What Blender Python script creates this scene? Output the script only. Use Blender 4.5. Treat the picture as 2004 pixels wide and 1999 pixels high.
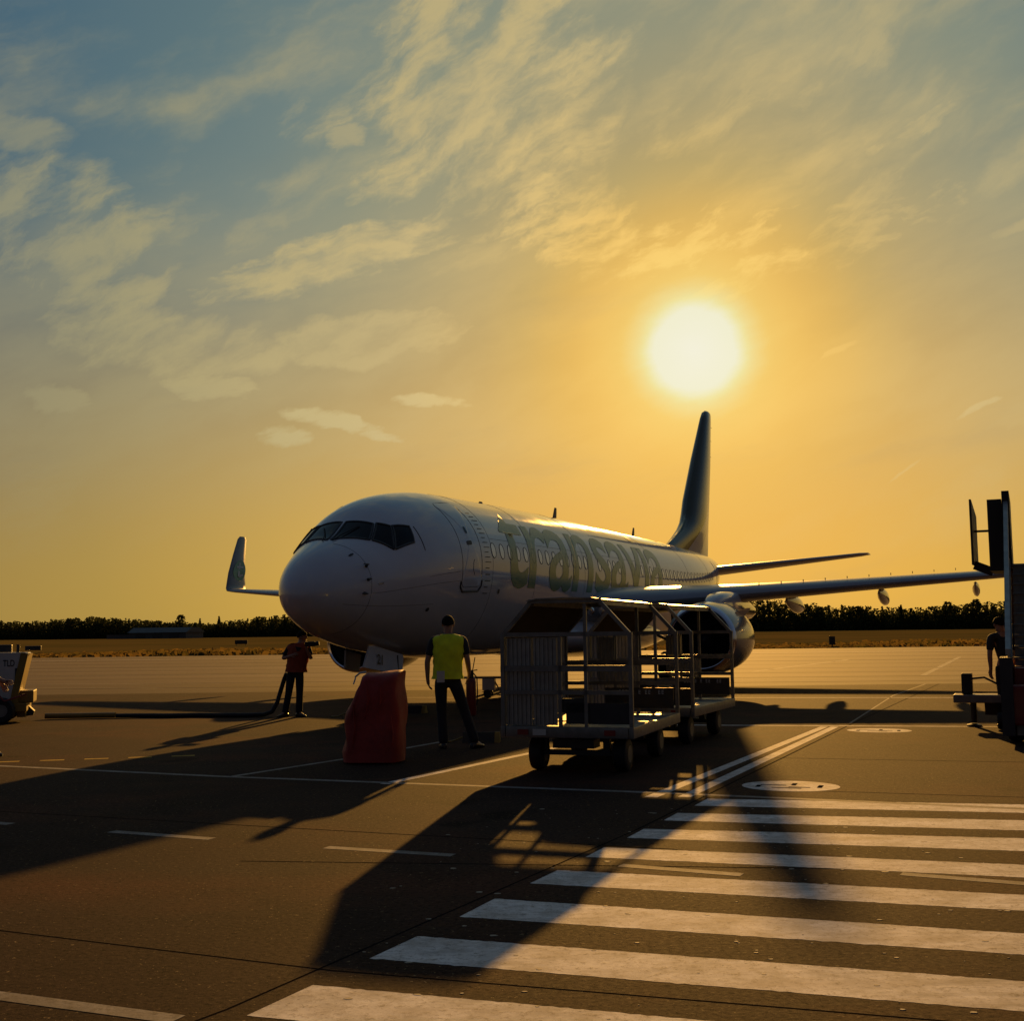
import bpy, bmesh, math, random
import numpy as np
from mathutils import Vector, Matrix
random.seed(7); rng = np.random.default_rng(7)
sc = bpy.context.scene
for o in list(bpy.data.objects): bpy.data.objects.remove(o)
COL = sc.collection
R = math.radians

# ------------------------------------------------------------------ camera
PITCH, ROLL, EYE = 0.1003, -0.0123, 1.617
cam_d = bpy.data.cameras.new('camera'); cam = bpy.data.objects.new('camera', cam_d); COL.objects.link(cam)
fw = Vector((0, math.cos(PITCH), math.sin(PITCH))); up = Vector((0, -math.sin(PITCH), math.cos(PITCH))); rt = Vector((1, 0, 0))
r2 = math.cos(ROLL)*rt + math.sin(ROLL)*up; u2 = -math.sin(ROLL)*rt + math.cos(ROLL)*up
M = Matrix((r2, u2, -fw)).transposed().to_4x4(); M.translation = Vector((0, 0, EYE))
cam.matrix_world = M
cam_d.sensor_width = 36; cam_d.lens = 2391.9/2004*36; cam_d.clip_start = 0.1; cam_d.clip_end = 6000
sc.camera = cam
sc.view_settings.view_transform = 'Standard'; sc.view_settings.look = 'None'
sc.view_settings.exposure = 0.0; sc.view_settings.gamma = 1.0; sc.view_settings.use_curve_mapping = False
sc.render.engine = 'CYCLES'
sc.cycles.max_bounces = 6; sc.cycles.use_denoising = True

# ------------------------------------------------------------------ sun and sky
SUN_EL, SUN_AZ = R(13.0), R(8.75)           # azimuth from +Y towards +X
SD = Vector((math.sin(SUN_AZ)*math.cos(SUN_EL), math.cos(SUN_AZ)*math.cos(SUN_EL), math.sin(SUN_EL)))
sl = bpy.data.lights.new('sun', 'SUN'); sl.energy = 5.0; sl.angle = R(0.6); sl.color = (1.0, 0.50, 0.10)
so = bpy.data.objects.new('sun', sl); COL.objects.link(so)
LE_, LA_ = R(13.6), R(8.45); so.rotation_euler = Vector((math.sin(LA_)*math.cos(LE_), math.cos(LA_)*math.cos(LE_), math.sin(LE_))).to_track_quat('Z', 'Y').to_euler(); so.location = SD*200

def lin(r, g, b):
    f = lambda c: (c/255/12.92 if c/255 <= .04045 else ((c/255+.055)/1.055)**2.4)
    return (f(r), f(g), f(b), 1)

class NT:
    """small node-tree writer"""
    def __init__(s, nt): s.nt = nt; s.n = nt.nodes; s.l = nt.links
    def put(s, v, sock):
        if isinstance(v, bpy.types.NodeSocket): s.l.new(v, sock)
        elif v is not None: sock.default_value = v
    def node(s, t, **kw):
        x = s.n.new(t)
        for k, v in kw.items(): setattr(x, k, v)
        return x
    def math(s, op, a, b=None, c=None, clamp=False):
        x = s.node('ShaderNodeMath', operation=op, use_clamp=clamp)
        s.put(a, x.inputs[0]); s.put(b, x.inputs[1]); s.put(c, x.inputs[2]); return x.outputs[0]
    def vmath(s, op, a, b=None, out=0):
        x = s.node('ShaderNodeVectorMath', operation=op)
        s.put(a, x.inputs[0]); s.put(b, x.inputs[1]); return x.outputs[out]
    def comb(s, x, y, z=0.0):
        c = s.node('ShaderNodeCombineXYZ'); s.put(x, c.inputs[0]); s.put(y, c.inputs[1]); s.put(z, c.inputs[2]); return c.outputs[0]
    def mix(s, f, a, b, blend='MIX'):
        x = s.node('ShaderNodeMix', data_type='RGBA', blend_type=blend); x.clamp_factor = True
        s.put(f, x.inputs[0]); s.put(a, x.inputs[6]); s.put(b, x.inputs[7]); return x.outputs[2]
    def ramp(s, f, stops, interp='LINEAR'):
        x = s.node('ShaderNodeValToRGB'); e = x.color_ramp.elements; x.color_ramp.interpolation = interp
        while len(e) < len(stops): e.new(.5)
        for i, (p, c) in enumerate(stops):
            e[i].position = p; e[i].color = c if len(c) == 4 else (*c, 1)
        s.put(f, x.inputs[0]); return x.outputs[0]
    def noise(s, vec, scale, detail=4, rough=.5, dist=0.0, out=0, dims='3D'):
        x = s.node('ShaderNodeTexNoise', noise_dimensions=dims)
        s.put(vec, x.inputs['Vector']); x.inputs['Scale'].default_value = scale; x.inputs['Detail'].default_value = detail
        x.inputs['Roughness'].default_value = rough; x.inputs['Distortion'].default_value = dist; return x.outputs[out]
    def mapr(s, v, a, b, c=0.0, d=1.0, smooth=False):
        x = s.node('ShaderNodeMapRange', clamp=True)
        if smooth: x.interpolation_type = 'SMOOTHSTEP'
        s.put(v, x.inputs[0]); x.inputs[1].default_value = a; x.inputs[2].default_value = b; x.inputs[3].default_value = c; x.inputs[4].default_value = d
        return x.outputs[0]

W = bpy.data.worlds.new('World'); sc.world = W; W.use_nodes = True
W.node_tree.nodes.clear(); t = NT(W.node_tree)
gen = t.node('ShaderNodeTexCoord').outputs['Generated']
d = t.vmath('NORMALIZE', gen)
sp = t.node('ShaderNodeSeparateXYZ'); t.put(d, sp.inputs[0])
dot = t.vmath('DOT_PRODUCT', d, tuple(SD), out=1)
ang = t.math('MULTIPLY', t.math('ARCCOSINE', t.math('MINIMUM', dot, .9999999)), 180/math.pi)       # degrees from the sun
el = t.math('MULTIPLY', t.math('ARCSINE', sp.outputs[2]), 180/math.pi)
az = t.math('MULTIPLY', t.math('ARCTAN2', sp.outputs[0], sp.outputs[1]), 180/math.pi)
def aramp(stops): return t.ramp(t.math('DIVIDE', ang, 180), [(a/180, c) for a, c in stops])
high = aramp([(4.5, lin(226, 180, 90)), (6.2, lin(204, 168, 92)), (8, lin(180, 160, 104)), (10, lin(165, 153, 112)), (14, lin(147, 147, 121)), (17, lin(131, 140, 124)), (21, lin(111, 129, 126)),
              (26, lin(91, 116, 122)), (33, lin(71, 101, 118)), (50, lin(61, 85, 107)), (75, lin(54, 68, 93)), (120, lin(42, 52, 70)), (180, lin(36, 44, 61))])
low = aramp([(4.5, lin(242, 188, 82)), (9, lin(235, 178, 72)), (14, lin(224, 172, 70)), (20, lin(208, 165, 70)), (29, lin(176, 144, 68)),
             (45, lin(136, 112, 66)), (70, lin(104, 91, 68)), (110, lin(74, 70, 66)), (180, lin(58, 58, 61))])
hz = t.mapr(el, 0.0, 21.0, 1.0, 0.0, True)
base = t.mix(hz, high, low)
ground_side = t.mapr(el, -1.0, -6.0, 0.0, 1.0)
# physically based sky added underneath at low strength
nish = t.node('ShaderNodeTexSky', sky_type='NISHITA'); nish.sun_disc = False
nish.sun_elevation = SUN_EL; nish.sun_rotation = SUN_AZ; nish.air_density = 1.0; nish.dust_density = 2.0; nish.altitude = 50
# clouds in azimuth/elevation space, warped by noise
ae = t.comb(az, el, 0.0)
wn = t.noise(ae, .16, 5, .6, out=1)
wv = t.vmath('SUBTRACT', wn, (.5, .5, .5))
aw = t.vmath('ADD', ae, t.vmath('MULTIPLY', wv, (3.0, 1.8, 0)))
def rotated(v, deg, sx, sy):
    m = t.node('ShaderNodeMapping'); t.put(v, m.inputs[0]); m.inputs['Rotation'].default_value = (0, 0, R(-deg)); m.inputs['Scale'].default_value = (1, 1, 1)
    return t.vmath('MULTIPLY', m.outputs[0], (sx, sy, 1))
f1 = t.noise(rotated(aw, 22, .06, .17), 1.0, 9, .58, 0.0)
f2 = t.noise(rotated(aw, 32, .20, .55), 1.0, 9, .62, 0.0)
f3 = t.noise(rotated(aw, 18, .45, 1.3), 1.0, 8, .62, 0.0)
sep = t.node('ShaderNodeSeparateXYZ'); t.put(aw, sep.inputs[0]); ax_, ay_ = sep.outputs[0], sep.outputs[1]
total = None
def patch(cx, cy, lx, ly, deg, amp, soft=1.0, tex=None, rag=None):
    """a soft elliptical cloud patch centred at azimuth/elevation (degrees)"""
    global total
    c, s_ = math.cos(R(deg)), math.sin(R(deg))
    u = t.math('MULTIPLY_ADD', ax_, c/lx, t.math('MULTIPLY_ADD', ay_, s_/lx, -(cx*c+cy*s_)/lx))
    v = t.math('MULTIPLY_ADD', ax_, -s_/ly, t.math('MULTIPLY_ADD', ay_, c/ly, -(-cx*s_+cy*c)/ly))
    q = t.math('MULTIPLY_ADD', u, u, t.math('MULTIPLY', v, v))
    if rag is not None: q = t.math('ADD', q, t.math('MULTIPLY', t.math('SUBTRACT', .5, rag[0]), rag[1]))
    m = t.mapr(q, 1.0, 1.0-soft, 0.0, amp, True)
    if tex is not None: m = t.math('MULTIPLY', m, tex)
    total = m if total is None else t.math('MAXIMUM', total, m)
patch(-1.6, 25.0, 8.6, 6.4, 18, 0.86, 1.0, t.mapr(f2, .32, .66, .10, 1.0, True), (f2, 2.4))
patch(1.5, 21.5, 6.5, 3.6, 40, 0.60, 1.0, t.mapr(f3, .32, .66, .10, 1.0, True), (f2, 2.4))
patch(-8.6, 17.3, 7.6, 1.5, 16, 0.89, .8, t.mapr(f3, .32, .60, .45, 1.0), (f3, 1.2))
patch(2.6, 19.0, 5.6, 2.7, -20, 0.89, 1.0, t.mapr(f3, .33, .64, .05, 1.0, True), (f2, 2.4))
patch(8.6, 17.9, 5.6, 1.5, 12, 0.93, 1.0, t.mapr(f3, .33, .64, .05, 1.0, True), (f3, 2.0))
patch(10.8, 16.2, 4.6, .8, 17, 0.88, 1.0, t.mapr(f3, .33, .66, .05, 1.0, True), (f3, 2.0))
patch(16.0, 17.6, 7.0, 1.4, 14, 0.44, 1.0, t.mapr(f3, .33, .66, .0, 1.0, True), (f3, 2.0))
patch(-20.5, 17.4, 6.4, 4.4, -18, 0.70, 1.0, t.mapr(f2, .32, .66, .15, 1.0, True), (f2, 2.2))
patch(-16.0, 13.4, 9.0, 2.2, -4, 0.70, 1.0, t.mapr(f2, .32, .66, .25, 1.0, True), (f2, 2.0))
patch(-7.0, 13.7, 5.8, 1.6, 6, 0.64, .7, t.mapr(f3, .30, .58, .5, 1.0), (f3, 1.0))
patch(-8.2, 9.75, 3.1, .62, -15, 1.00, .9, None, (f3, 2.6))
patch(-10.6, 9.1, 1.7, .6, -6, 0.90, .9, None, (f3, 2.6))
patch(-4.0, 10.9, 2.2, .42, 0, 1.00, .9, None, (f3, 2.4))
patch(-14.0, 11.4, 2.8, 1.0, -8, 0.73, .9, None, (f3, 2.2))
patch(-20.5, 10.6, 2.4, .9, -8, 0.49, .9, None, (f3, 2.2))
patch(15.3, 12.5, 1.2, .24, 27, 0.58, 1.0, None, (f3, 1.6))
patch(21.3, 9.5, 1.2, .24, 17, 0.78, 1.0, None, (f3, 1.6))
patch(18.0, 6.9, 1.2, .09, 37, 0.44, 1.0)
patch(16.8, 19.6, 3.2, 1.6, 10, 0.53, 1.0, t.mapr(f2, .32, .66, .1, 1.0, True), (f2, 2.2))
patch(19.0, 21.9, 3.4, .6, 12, 0.49, 1.0, t.mapr(f3, .36, .6, .1, 1.0), (f3, 2.0))
patch(12.5, 24.4, 9.0, 1.8, 16, 0.53, 1.0, t.mapr(f2, .32, .66, .0, 1.0, True), (f2, 2.2))
patch(-22.3, 21.6, 2.8, 1.1, 0, 0.53, 1.0, None, (f2, 2.6))
patch(-7.5, 22.8, 1.1, .8, 30, 0.49, 1.0, None, (f3, 2.8))
patch(23.5, 17.2, 2.0, .4, 14, 0.49, 1.0, None, (f3, 1.8))
gen_c = t.math('MULTIPLY', t.mapr(f1, .44, .66, 0.0, .55, True), t.mapr(f2, .34, .60, .35, 1.0))
gen_c = t.math('MULTIPLY', gen_c, t.mapr(el, 3.0, 11.0, .12, 1.0))
veil = t.math('MULTIPLY', t.mapr(el, 4.0, 10.5, 0.0, 1.0, True), t.mapr(el, 24.0, 14.0, 0.0, .38, True))
veil = t.math('MULTIPLY', veil, t.mapr(f1, .34, .62, .15, 1.0, True))
cl = t.math('MAXIMUM', t.math('MAXIMUM', total, gen_c), veil)
ccol = aramp([(4, lin(250, 208, 114)), (7, lin(243, 200, 112)), (10, lin(222, 192, 124)), (14, lin(206, 184, 128)), (19, lin(194, 176, 124)), (26, lin(176, 164, 118)), (34, lin(154, 150, 118)), (60, lin(96, 98, 96)), (100, lin(62, 68, 78)), (180, lin(46, 52, 64))])
sky = t.mix(cl, base, ccol)
dark = t.mapr(t.noise(rotated(aw, 12, .05, .2), 1.0, 6, .6), .5, .75, 0.0, .30, True)
sky = t.mix(dark, sky, t.mix(.55, sky, lin(110, 118, 112)))
# veiled sun with its aureole
au = t.math('ADD', ang, t.math('MULTIPLY', t.math('SUBTRACT', f3, .5), .5))
glow = t.ramp(t.math('DIVIDE', au, 12), [(0, (1, 1, 1, 1)), (1.8/12, (1, 1, 1, 1)), (2.1/12, (.93,)*3), (2.6/12, (.66,)*3), (3.6/12, (.35,)*3), (5.2/12, (.14,)*3), (7.8/12, (.04,)*3), (1, (0, 0, 0, 1))])
gcol = t.ramp(t.math('DIVIDE', au, 12), [(0, lin(238, 238, 218)), (1.85/12, lin(236, 236, 208)), (2.4/12, lin(235, 233, 168)), (3.4/12, lin(244, 216, 120)), (5.5/12, lin(243, 198, 92))])
sky = t.mix(glow, sky, gcol)
sky = t.mix(ground_side, sky, lin(46, 38, 28))
b1 = t.node('ShaderNodeBackground'); t.put(sky, b1.inputs[0]); b1.inputs[1].default_value = 0.96
b2 = t.node('ShaderNodeBackground'); t.put(t.mix(1.0, nish.outputs[0], (.030, .024, .018, 1), 'MULTIPLY'), b2.inputs[0]); b2.inputs[1].default_value = 0.05
ad = t.node('ShaderNodeAddShader'); t.l.new(b1.outputs[0], ad.inputs[0]); t.l.new(b2.outputs[0], ad.inputs[1])
wo = t.node('ShaderNodeOutputWorld'); t.l.new(ad.outputs[0], wo.inputs[0])

# ------------------------------------------------------------------ helpers
class MB:
    """collects simple shapes and links them as one mesh object"""
    def __init__(s): s.v = []; s.f = []; s.m = []; s.cur = 0
    def add(s, V, F):
        o = len(s.v); s.v += [tuple(map(float, p)) for p in V]; s.f += [tuple(i+o for i in f) for f in F]; s.m += [s.cur]*len(F); return s
    def box(s, c, d, rot=None):
        V = [(x*d[0]/2, y*d[1]/2, z*d[2]/2) for x in (-1, 1) for y in (-1, 1) for z in (-1, 1)]
        if rot is not None: V = [rot @ Vector(p) for p in V]
        V = [(p[0]+c[0], p[1]+c[1], p[2]+c[2]) for p in V]
        return s.add(V, [(0, 1, 3, 2), (4, 6, 7, 5), (0, 4, 5, 1), (2, 3, 7, 6), (0, 2, 6, 4), (1, 5, 7, 3)])
    def bbox(s, c, d, b=.01, rot=None):
        """box with its vertical and horizontal edges chamfered"""
        bm = bmesh.new(); bmesh.ops.create_cube(bm, size=1)
        for v in bm.verts: v.co = Vector((v.co.x*d[0], v.co.y*d[1], v.co.z*d[2]))
        bmesh.ops.bevel(bm, geom=bm.edges[:], offset=b, segments=2, affect='EDGES', profile=.6)
        bm.verts.ensure_lookup_table(); bm.verts.index_update()
        V = [(rot @ v.co if rot is not None else v.co)+Vector(c) for v in bm.verts]; F = [[v.index for v in f.verts] for f in bm.faces]
        bm.free(); return s.add(V, F)
    def loft(s, rings, closed=True, cap=True):
        n = len(rings[0]); V = [p for r in rings for p in r]; F = []
        for i in range(len(rings)-1):
            for j in range(n if closed else n-1):
                k = (j+1) % n; F.append((i*n+j, i*n+k, (i+1)*n+k, (i+1)*n+j))
        if cap: F.append(tuple(reversed(range(n)))); F.append(tuple((len(rings)-1)*n+j for j in range(n)))
        return s.add(V, F)
    def tube(s, pts, r, n=8, cap=True, flat=1.0):
        pts = [Vector(p) for p in pts]; rings = []; prev = None
        rr = r if isinstance(r, (list, tuple)) else [r]*len(pts)
        for i, p in enumerate(pts):
            a = (pts[min(i+1, len(pts)-1)]-pts[max(i-1, 0)])
            a = a.normalized() if a.length > 1e-9 else Vector((0, 0, 1))
            if prev is None:
                b = a.cross(Vector((0, 0, 1))) if abs(a.z) < .95 else a.cross(Vector((1, 0, 0)))
            else: b = prev - a*prev.dot(a)
            b.normalize(); c = a.cross(b); prev = b
            o = math.pi/n
            rings.append([p + rr[i]*(math.cos(2*math.pi*k/n+o)*b + flat*math.sin(2*math.pi*k/n+o)*c) for k in range(n)])
        return s.loft(rings, True, cap)
    def bar(s, a, b, w, h=None):
        """square bar between two points"""
        a, b = Vector(a), Vector(b); h = h or w; dd = (b-a); L = dd.length; q = dd.to_track_quat('X', 'Z').to_matrix()
        return s.box((a+b)/2, (L, w, h), q)
    def lathe(s, prof, o=(0, 0, 0), axis='X', n=32, fy=1.0, fz=None, cap=True):
        rings = []
        for a, r in prof:
            ring = []
            for k in range(n):
                th = 2*math.pi*k/n; y = r*math.cos(th)*fy; z = r*math.sin(th)
                if fz: z = z*fz(z/r if r else 0)
                p = {'X': (a, y, z), 'Y': (y, a, z), 'Z': (y, z, a)}[axis]
                ring.append((p[0]+o[0], p[1]+o[1], p[2]+o[2]))
            rings.append(ring)
        return s.loft(rings, True, cap)
    def quad(s, a, b, c, d): return s.add([a, b, c, d], [(0, 1, 2, 3)])
    def xform(s, fn): s.v = [tuple(fn(Vector(p))) for p in s.v]; return s
    def build(s, name, mats, parent=None, smooth=None, loc=None):
        me = bpy.data.meshes.new(name); me.from_pydata(s.v, [], s.f)
        for m in (mats if isinstance(mats, (list, tuple)) else [mats]): me.materials.append(m)
        if any(s.m): me.polygons.foreach_set('material_index', s.m)
        me.validate(); me.update()
        bm = bmesh.new(); bm.from_mesh(me); bmesh.ops.recalc_face_normals(bm, faces=bm.faces[:]); bm.to_mesh(me); bm.free()
        if smooth is not None:
            me.shade_smooth(); me.set_sharp_from_angle(angle=R(smooth))
        o = bpy.data.objects.new(name, me); COL.objects.link(o)
        if parent is not None: o.parent = parent
        if loc is not None: o.location = loc
        return o

def empty(name, loc, rz=0.0, scale=1.0):
    o = bpy.data.objects.new(name, None); COL.objects.link(o); o.location = loc; o.rotation_euler = (0, 0, rz); o.scale = (scale,)*3
    o.empty_display_size = .3; return o
def tag(o, label=None, cat=None, group=None, kind=None):
    if label: o['label'] = label
    if cat: o['category'] = cat
    if group: o['group'] = group
    if kind: o['kind'] = kind
    return o
def copy_tree(o, parent=None):
    c = o.copy(); COL.objects.link(c)
    if parent is not None: c.parent = parent
    for ch in list(o.children): copy_tree(ch, c)
    return c

# ------------------------------------------------------------------ materials
def pm(name, col, rough=.5, metal=0.0, var=0.0, vscale=4.0, bump=0.0, bscale=40.0, coat=0.0, spec=.5, col2=None, rvar=0.0, trans=0.0, sheen=0.0):
    m = bpy.data.materials.new(name); m.use_nodes = True; q = NT(m.node_tree); b = q.n['Principled BSDF']
    c = (*col, 1) if len(col) == 3 else col
    b.inputs['Roughness'].default_value = rough; b.inputs['Metallic'].default_value = metal; b.inputs['Specular IOR Level'].default_value = spec
    b.inputs['Coat Weight'].default_value = coat; b.inputs['Coat Roughness'].default_value = .04
    if sheen: b.inputs['Sheen Weight'].default_value = sheen
    tc = q.node('ShaderNodeTexCoord').outputs['Object']
    if var or col2:
        n = q.noise(tc, vscale, 6, .6); f = q.mapr(n, .3, .7)
        c2 = (*col2, 1) if col2 else tuple(x*(1-var) for x in c[:3])+(1,)
        q.put(q.mix(f, c, c2), b.inputs['Base Color'])
    else: b.inputs['Base Color'].default_value = c
    if rvar: q.put(q.mapr(q.noise(tc, vscale*1.7, 5, .6), .3, .7, max(.03, rough-rvar), min(1, rough+rvar)), b.inputs['Roughness'])
    if bump:
        bp = q.node('ShaderNodeBump'); bp.inputs['Strength'].default_value = bump; bp.inputs['Distance'].default_value = .02
        q.put(q.noise(tc, bscale, 5, .6), bp.inputs['Height']); q.l.new(bp.outputs[0], b.inputs['Normal'])
    return m

def asphalt():
    m = bpy.data.materials.new('asphalt'); m.use_nodes = True; q = NT(m.node_tree); b = q.n['Principled BSDF']
    tc = q.node('ShaderNodeTexCoord').outputs['Object']
    big = q.noise(tc, .16, 5, .6); mid = q.noise(tc, 1.1, 6, .68); fine = q.noise(tc, 30, 6, .80); grit = q.noise(tc, 27, 3, .70)
    st = q.node('ShaderNodeMapping'); q.put(tc, st.inputs[0]); st.inputs['Rotation'].default_value = (0, 0, R(24)); st.inputs['Scale'].default_value = (.05, .9, 1)
    streak = q.noise(st.outputs[0], 1.0, 5, .6)
    red = q.noise(q.vmath('ADD', tc, (31.0, 7.0, 3.0)), .35, 5, .62)
    c = q.mix(q.mapr(big, .32, .68), (.036, .0222, .0172, 1), (.066, .0405, .0300, 1))
    c = q.mix(q.mapr(red, .50, .66, 0, .85), c, (.098, .041, .026, 1))
    c = q.mix(q.mapr(mid, .50, .76, 0, .6), c, (.012, .0095, .0085, 1))
    c = q.mix(q.mapr(streak, .52, .74, 0, .55), c, (.048, .034, .026, 1))
    oil = q.noise(q.vmath('ADD', tc, (-9.0, 22.0, 0.0)), .8, 3, .5)
    c = q.mix(q.mapr(oil, .64, .70, 0, .6), c, (.007, .006, .006, 1))
    c = q.mix(q.mapr(fine, .56, .66, 0, .7), c, (.110, .072, .042, 1))
    c = q.mix(q.mapr(fine, .47, .36, 0, .9), c, (.005, .0042, .004, 1))
    c = q.mix(q.math('MULTIPLY', q.mapr(grit, .64, .68), q.mapr(mid, .35, .65, .15, .9)), c, (.42, .31, .15, 1))  # pale grit flecks, with their sun glitter painted into the colour
    c = q.mix(q.mapr(grit, .40, .34, 0, .8), c, (.005, .004, .004, 1))
    q.put(c, b.inputs['Base Color'])
    q.put(q.mapr(fine, .35, .65, .95, .82), b.inputs['Roughness']); b.inputs['Specular IOR Level'].default_value = .035
    bp = q.node('ShaderNodeBump'); bp.inputs['Strength'].default_value = .5; bp.inputs['Distance'].default_value = .01
    q.put(q.math('ADD', fine, q.math('MULTIPLY', grit, .4)), bp.inputs['Height']); q.l.new(bp.outputs[0], b.inputs['Normal'])
    return m
def concrete():
    m = bpy.data.materials.new('concrete'); m.use_nodes = True; q = NT(m.node_tree); b = q.n['Principled BSDF']
    tc = q.node('ShaderNodeTexCoord').outputs['Object']
    st = q.node('ShaderNodeMapping'); q.put(tc, st.inputs[0]); st.inputs['Rotation'].default_value = (0, 0, R(8)); st.inputs['Scale'].default_value = (.02, .35, 1)
    streak = q.noise(st.outputs[0], 1.0, 6, .65); big = q.noise(tc, .07, 4, .6); fine = q.noise(tc, 8, 4, .7)
    c = q.mix(q.mapr(streak, .35, .68), (.105, .078, .062, 1), (.20, .150, .115, 1))
    c = q.mix(q.mapr(big, .4, .7, 0, .5), c, (.095, .068, .055, 1)); c = q.mix(q.mapr(fine, .5, .8, 0, .3), c, (.07, .055, .045, 1))
    ys_ = q.node('ShaderNodeSeparateXYZ'); q.put(tc, ys_.inputs[0]); wob = q.noise(tc, .10, 4, .6)   # slab colour blends unevenly into tarmac colour towards the near edge
    c = q.mix(q.mapr(q.math('ADD', ys_.outputs[1], q.math('MULTIPLY', wob, 26.0)), 46, 58, .85, 0), c, (.060, .042, .032, 1))
    q.put(c, b.inputs['Base Color']); b.inputs['Roughness'].default_value = .85; b.inputs['Specular IOR Level'].default_value = .08
    bp = q.node('ShaderNodeBump'); bp.inputs['Strength'].default_value = .3; bp.inputs['Distance'].default_value = .01
    q.put(q.noise(tc, 30, 4, .7), bp.inputs['Height']); q.l.new(bp.outputs[0], b.inputs['Normal'])
    return m
def road_paint(name, col, wear=.5):
    m = bpy.data.materials.new(name); m.use_nodes = True; q = NT(m.node_tree); b = q.n['Principled BSDF']
    tc = q.node('ShaderNodeTexCoord').outputs['Object']
    st = q.node('ShaderNodeMapping'); q.put(tc, st.inputs[0]); st.inputs['Rotation'].default_value = (0, 0, R(-65)); st.inputs['Scale'].default_value = (.5, 14, 1)
    tyre = q.noise(st.outputs[0], 1.0, 4, .7); area = q.noise(tc, .55, 4, .6); fine = q.noise(tc, 18, 7, .84); mid = q.noise(tc, 4, 6, .72)
    c = q.mix(q.mapr(mid, .40, .60, 0, .9), (*col, 1), tuple(x*k for x, k in zip(col, (.60, .58, .55)))+(1,))
    c = q.mix(q.mapr(fine, .50, .62, 0, .5), c, tuple(x*k for x, k in zip(col, (.55, .47, .38)))+(1,))
    dirt = q.noise(st.outputs[0], .35, 5, .65); c = q.mix(q.mapr(dirt, .45, .7, 0, .55), c, tuple(x*k for x, k in zip(col, (.58, .52, .45)))+(1,))
    w1 = q.math('MULTIPLY', q.mapr(tyre, .5, .62), q.mapr(area, .45, .65, 0, .42))
    w2 = q.mapr(fine, .56-.08*wear, .66, 0, .8)
    chip = q.math('MULTIPLY', q.mapr(q.noise(tc, 22, 5, .8), .60, .66), q.mapr(q.noise(tc, .9, 3, .5), .42, .62))
    w = q.math('MAXIMUM', chip, q.math('MAXIMUM', w1, q.math('MULTIPLY', w2, q.mapr(area, .3, .65, .35, 1.0))))
    q.put(q.mix(w, c, (.055, .05, .047, 1)), b.inputs['Base Color'])
    b.inputs['Roughness'].default_value = .85; b.inputs['Specular IOR Level'].default_value = .15
    bp = q.node('ShaderNodeBump'); bp.inputs['Strength'].default_value = .4; bp.inputs['Distance'].default_value = .008
    q.put(fine, bp.inputs['Height']); q.l.new(bp.outputs[0], b.inputs['Normal'])
    return m
A_ = asphalt(); CON = concrete()
PAINT = road_paint('white_road_paint', (.90, .87, .82)); PAINT2 = road_paint('faded_road_paint', (.34, .32, .29), .9)
YPAINT = road_paint('yellow_road_paint', (.60, .40, .06)); RPAINT = road_paint('red_road_paint', (.42, .12, .09)); SEAL = pm('joint_sealant', (.012, .011, .011), 1.0, spec=0.0)
WHITE = pm('white_aircraft_paint', (.64, .64, .66), .10, var=.12, vscale=.7, coat=.3, rvar=.03)
GREYP = pm('grey_wing_paint', (.36, .37, .39), .32, var=.1, vscale=.8, coat=.1)
GREEN = pm('green_livery_paint', (.14, .27, .14), .25, spec=.4)
COWL = pm('grey_cowl_paint', (.17, .19, .19), .18, coat=.35)
WINGL_SHADE = pm('winglet_shade_white', (.13, .14, .16), .3, coat=.1)  # white winglet, its shade put into a darker base colour
METAL = pm('polished_metal', (.72, .72, .74), .16, 1.0, rvar=.05)
STEEL = pm('galvanised_steel', (.24, .235, .22), .45, .6, var=.35, vscale=7, rvar=.12)
DKMET = pm('dark_metal', (.06, .06, .065), .45, .6, var=.3)
BLACK = pm('black_rubber', (.012, .012, .013), .65, bump=.15, bscale=60)
GLASS = pm('cockpit_glass', (.003, .003, .003), .12, spec=.22)
SEAM = pm('panel_seam', (.035, .035, .038), .6)
PANE_SHEEN = pm('pane_sheen', (.88, .88, .84), .12, coat=1.0)  # pale base colour stands in for reflections on the cabin window glass
INTAKE = pm('dark_intake', (.035, .035, .037), .5, .3)
REDC = pm('red_canvas', (.44, .032, .02), .6, var=.4, vscale=3, bump=.6, bscale=9)
REDM = pm('red_paint', (.24, .02, .015), .4, var=.25, vscale=5, coat=.2)
YELV = pm('yellow_vest_cloth', (.86, .96, .02), .75, var=.25, vscale=9, bump=.5, bscale=14)
ORGV = pm('orange_vest_cloth', (.34, .055, .014), .75, var=.25, vscale=9, bump=.5, bscale=14)
CLOTH = pm('dark_work_cloth', (.022, .022, .028), .85, var=.35, vscale=8, bump=.5, bscale=16)
SHIRT = pm('navy_shirt_cloth', (.020, .022, .032), .8, var=.3, vscale=8, bump=.4, bscale=18)
SKIN = pm('skin', (.36, .20, .14), .5, var=.15, vscale=12)
HAIR = pm('dark_hair', (.012, .009, .007), .8, spec=.08, bump=.6, bscale=90)
SHOE = pm('black_leather', (.014, .013, .013), .4)
REFL = pm('reflective_tape', (.55, .55, .52), .35)
YELM = pm('yellow_paint', (.26, .17, .02), .45, var=.3, vscale=5)
CREAM = pm('white_enamel', (.55, .54, .50), .4, var=.15, vscale=3, coat=.2)
ALU = pm('aluminium', (.38, .38, .36), .42, .6, var=.35, vscale=5, rvar=.1)
INK = pm('black_print', (.012, .012, .014), .5)
WHT = pm('white_print', (.62, .62, .60), .5)
BARK = pm('bark', (.045, .033, .024), .9)
GRASS_ = pm('dry_grass_', (.16, .105, .035), .95, spec=.05, col2=(.075, .07, .022), vscale=.08)
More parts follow.
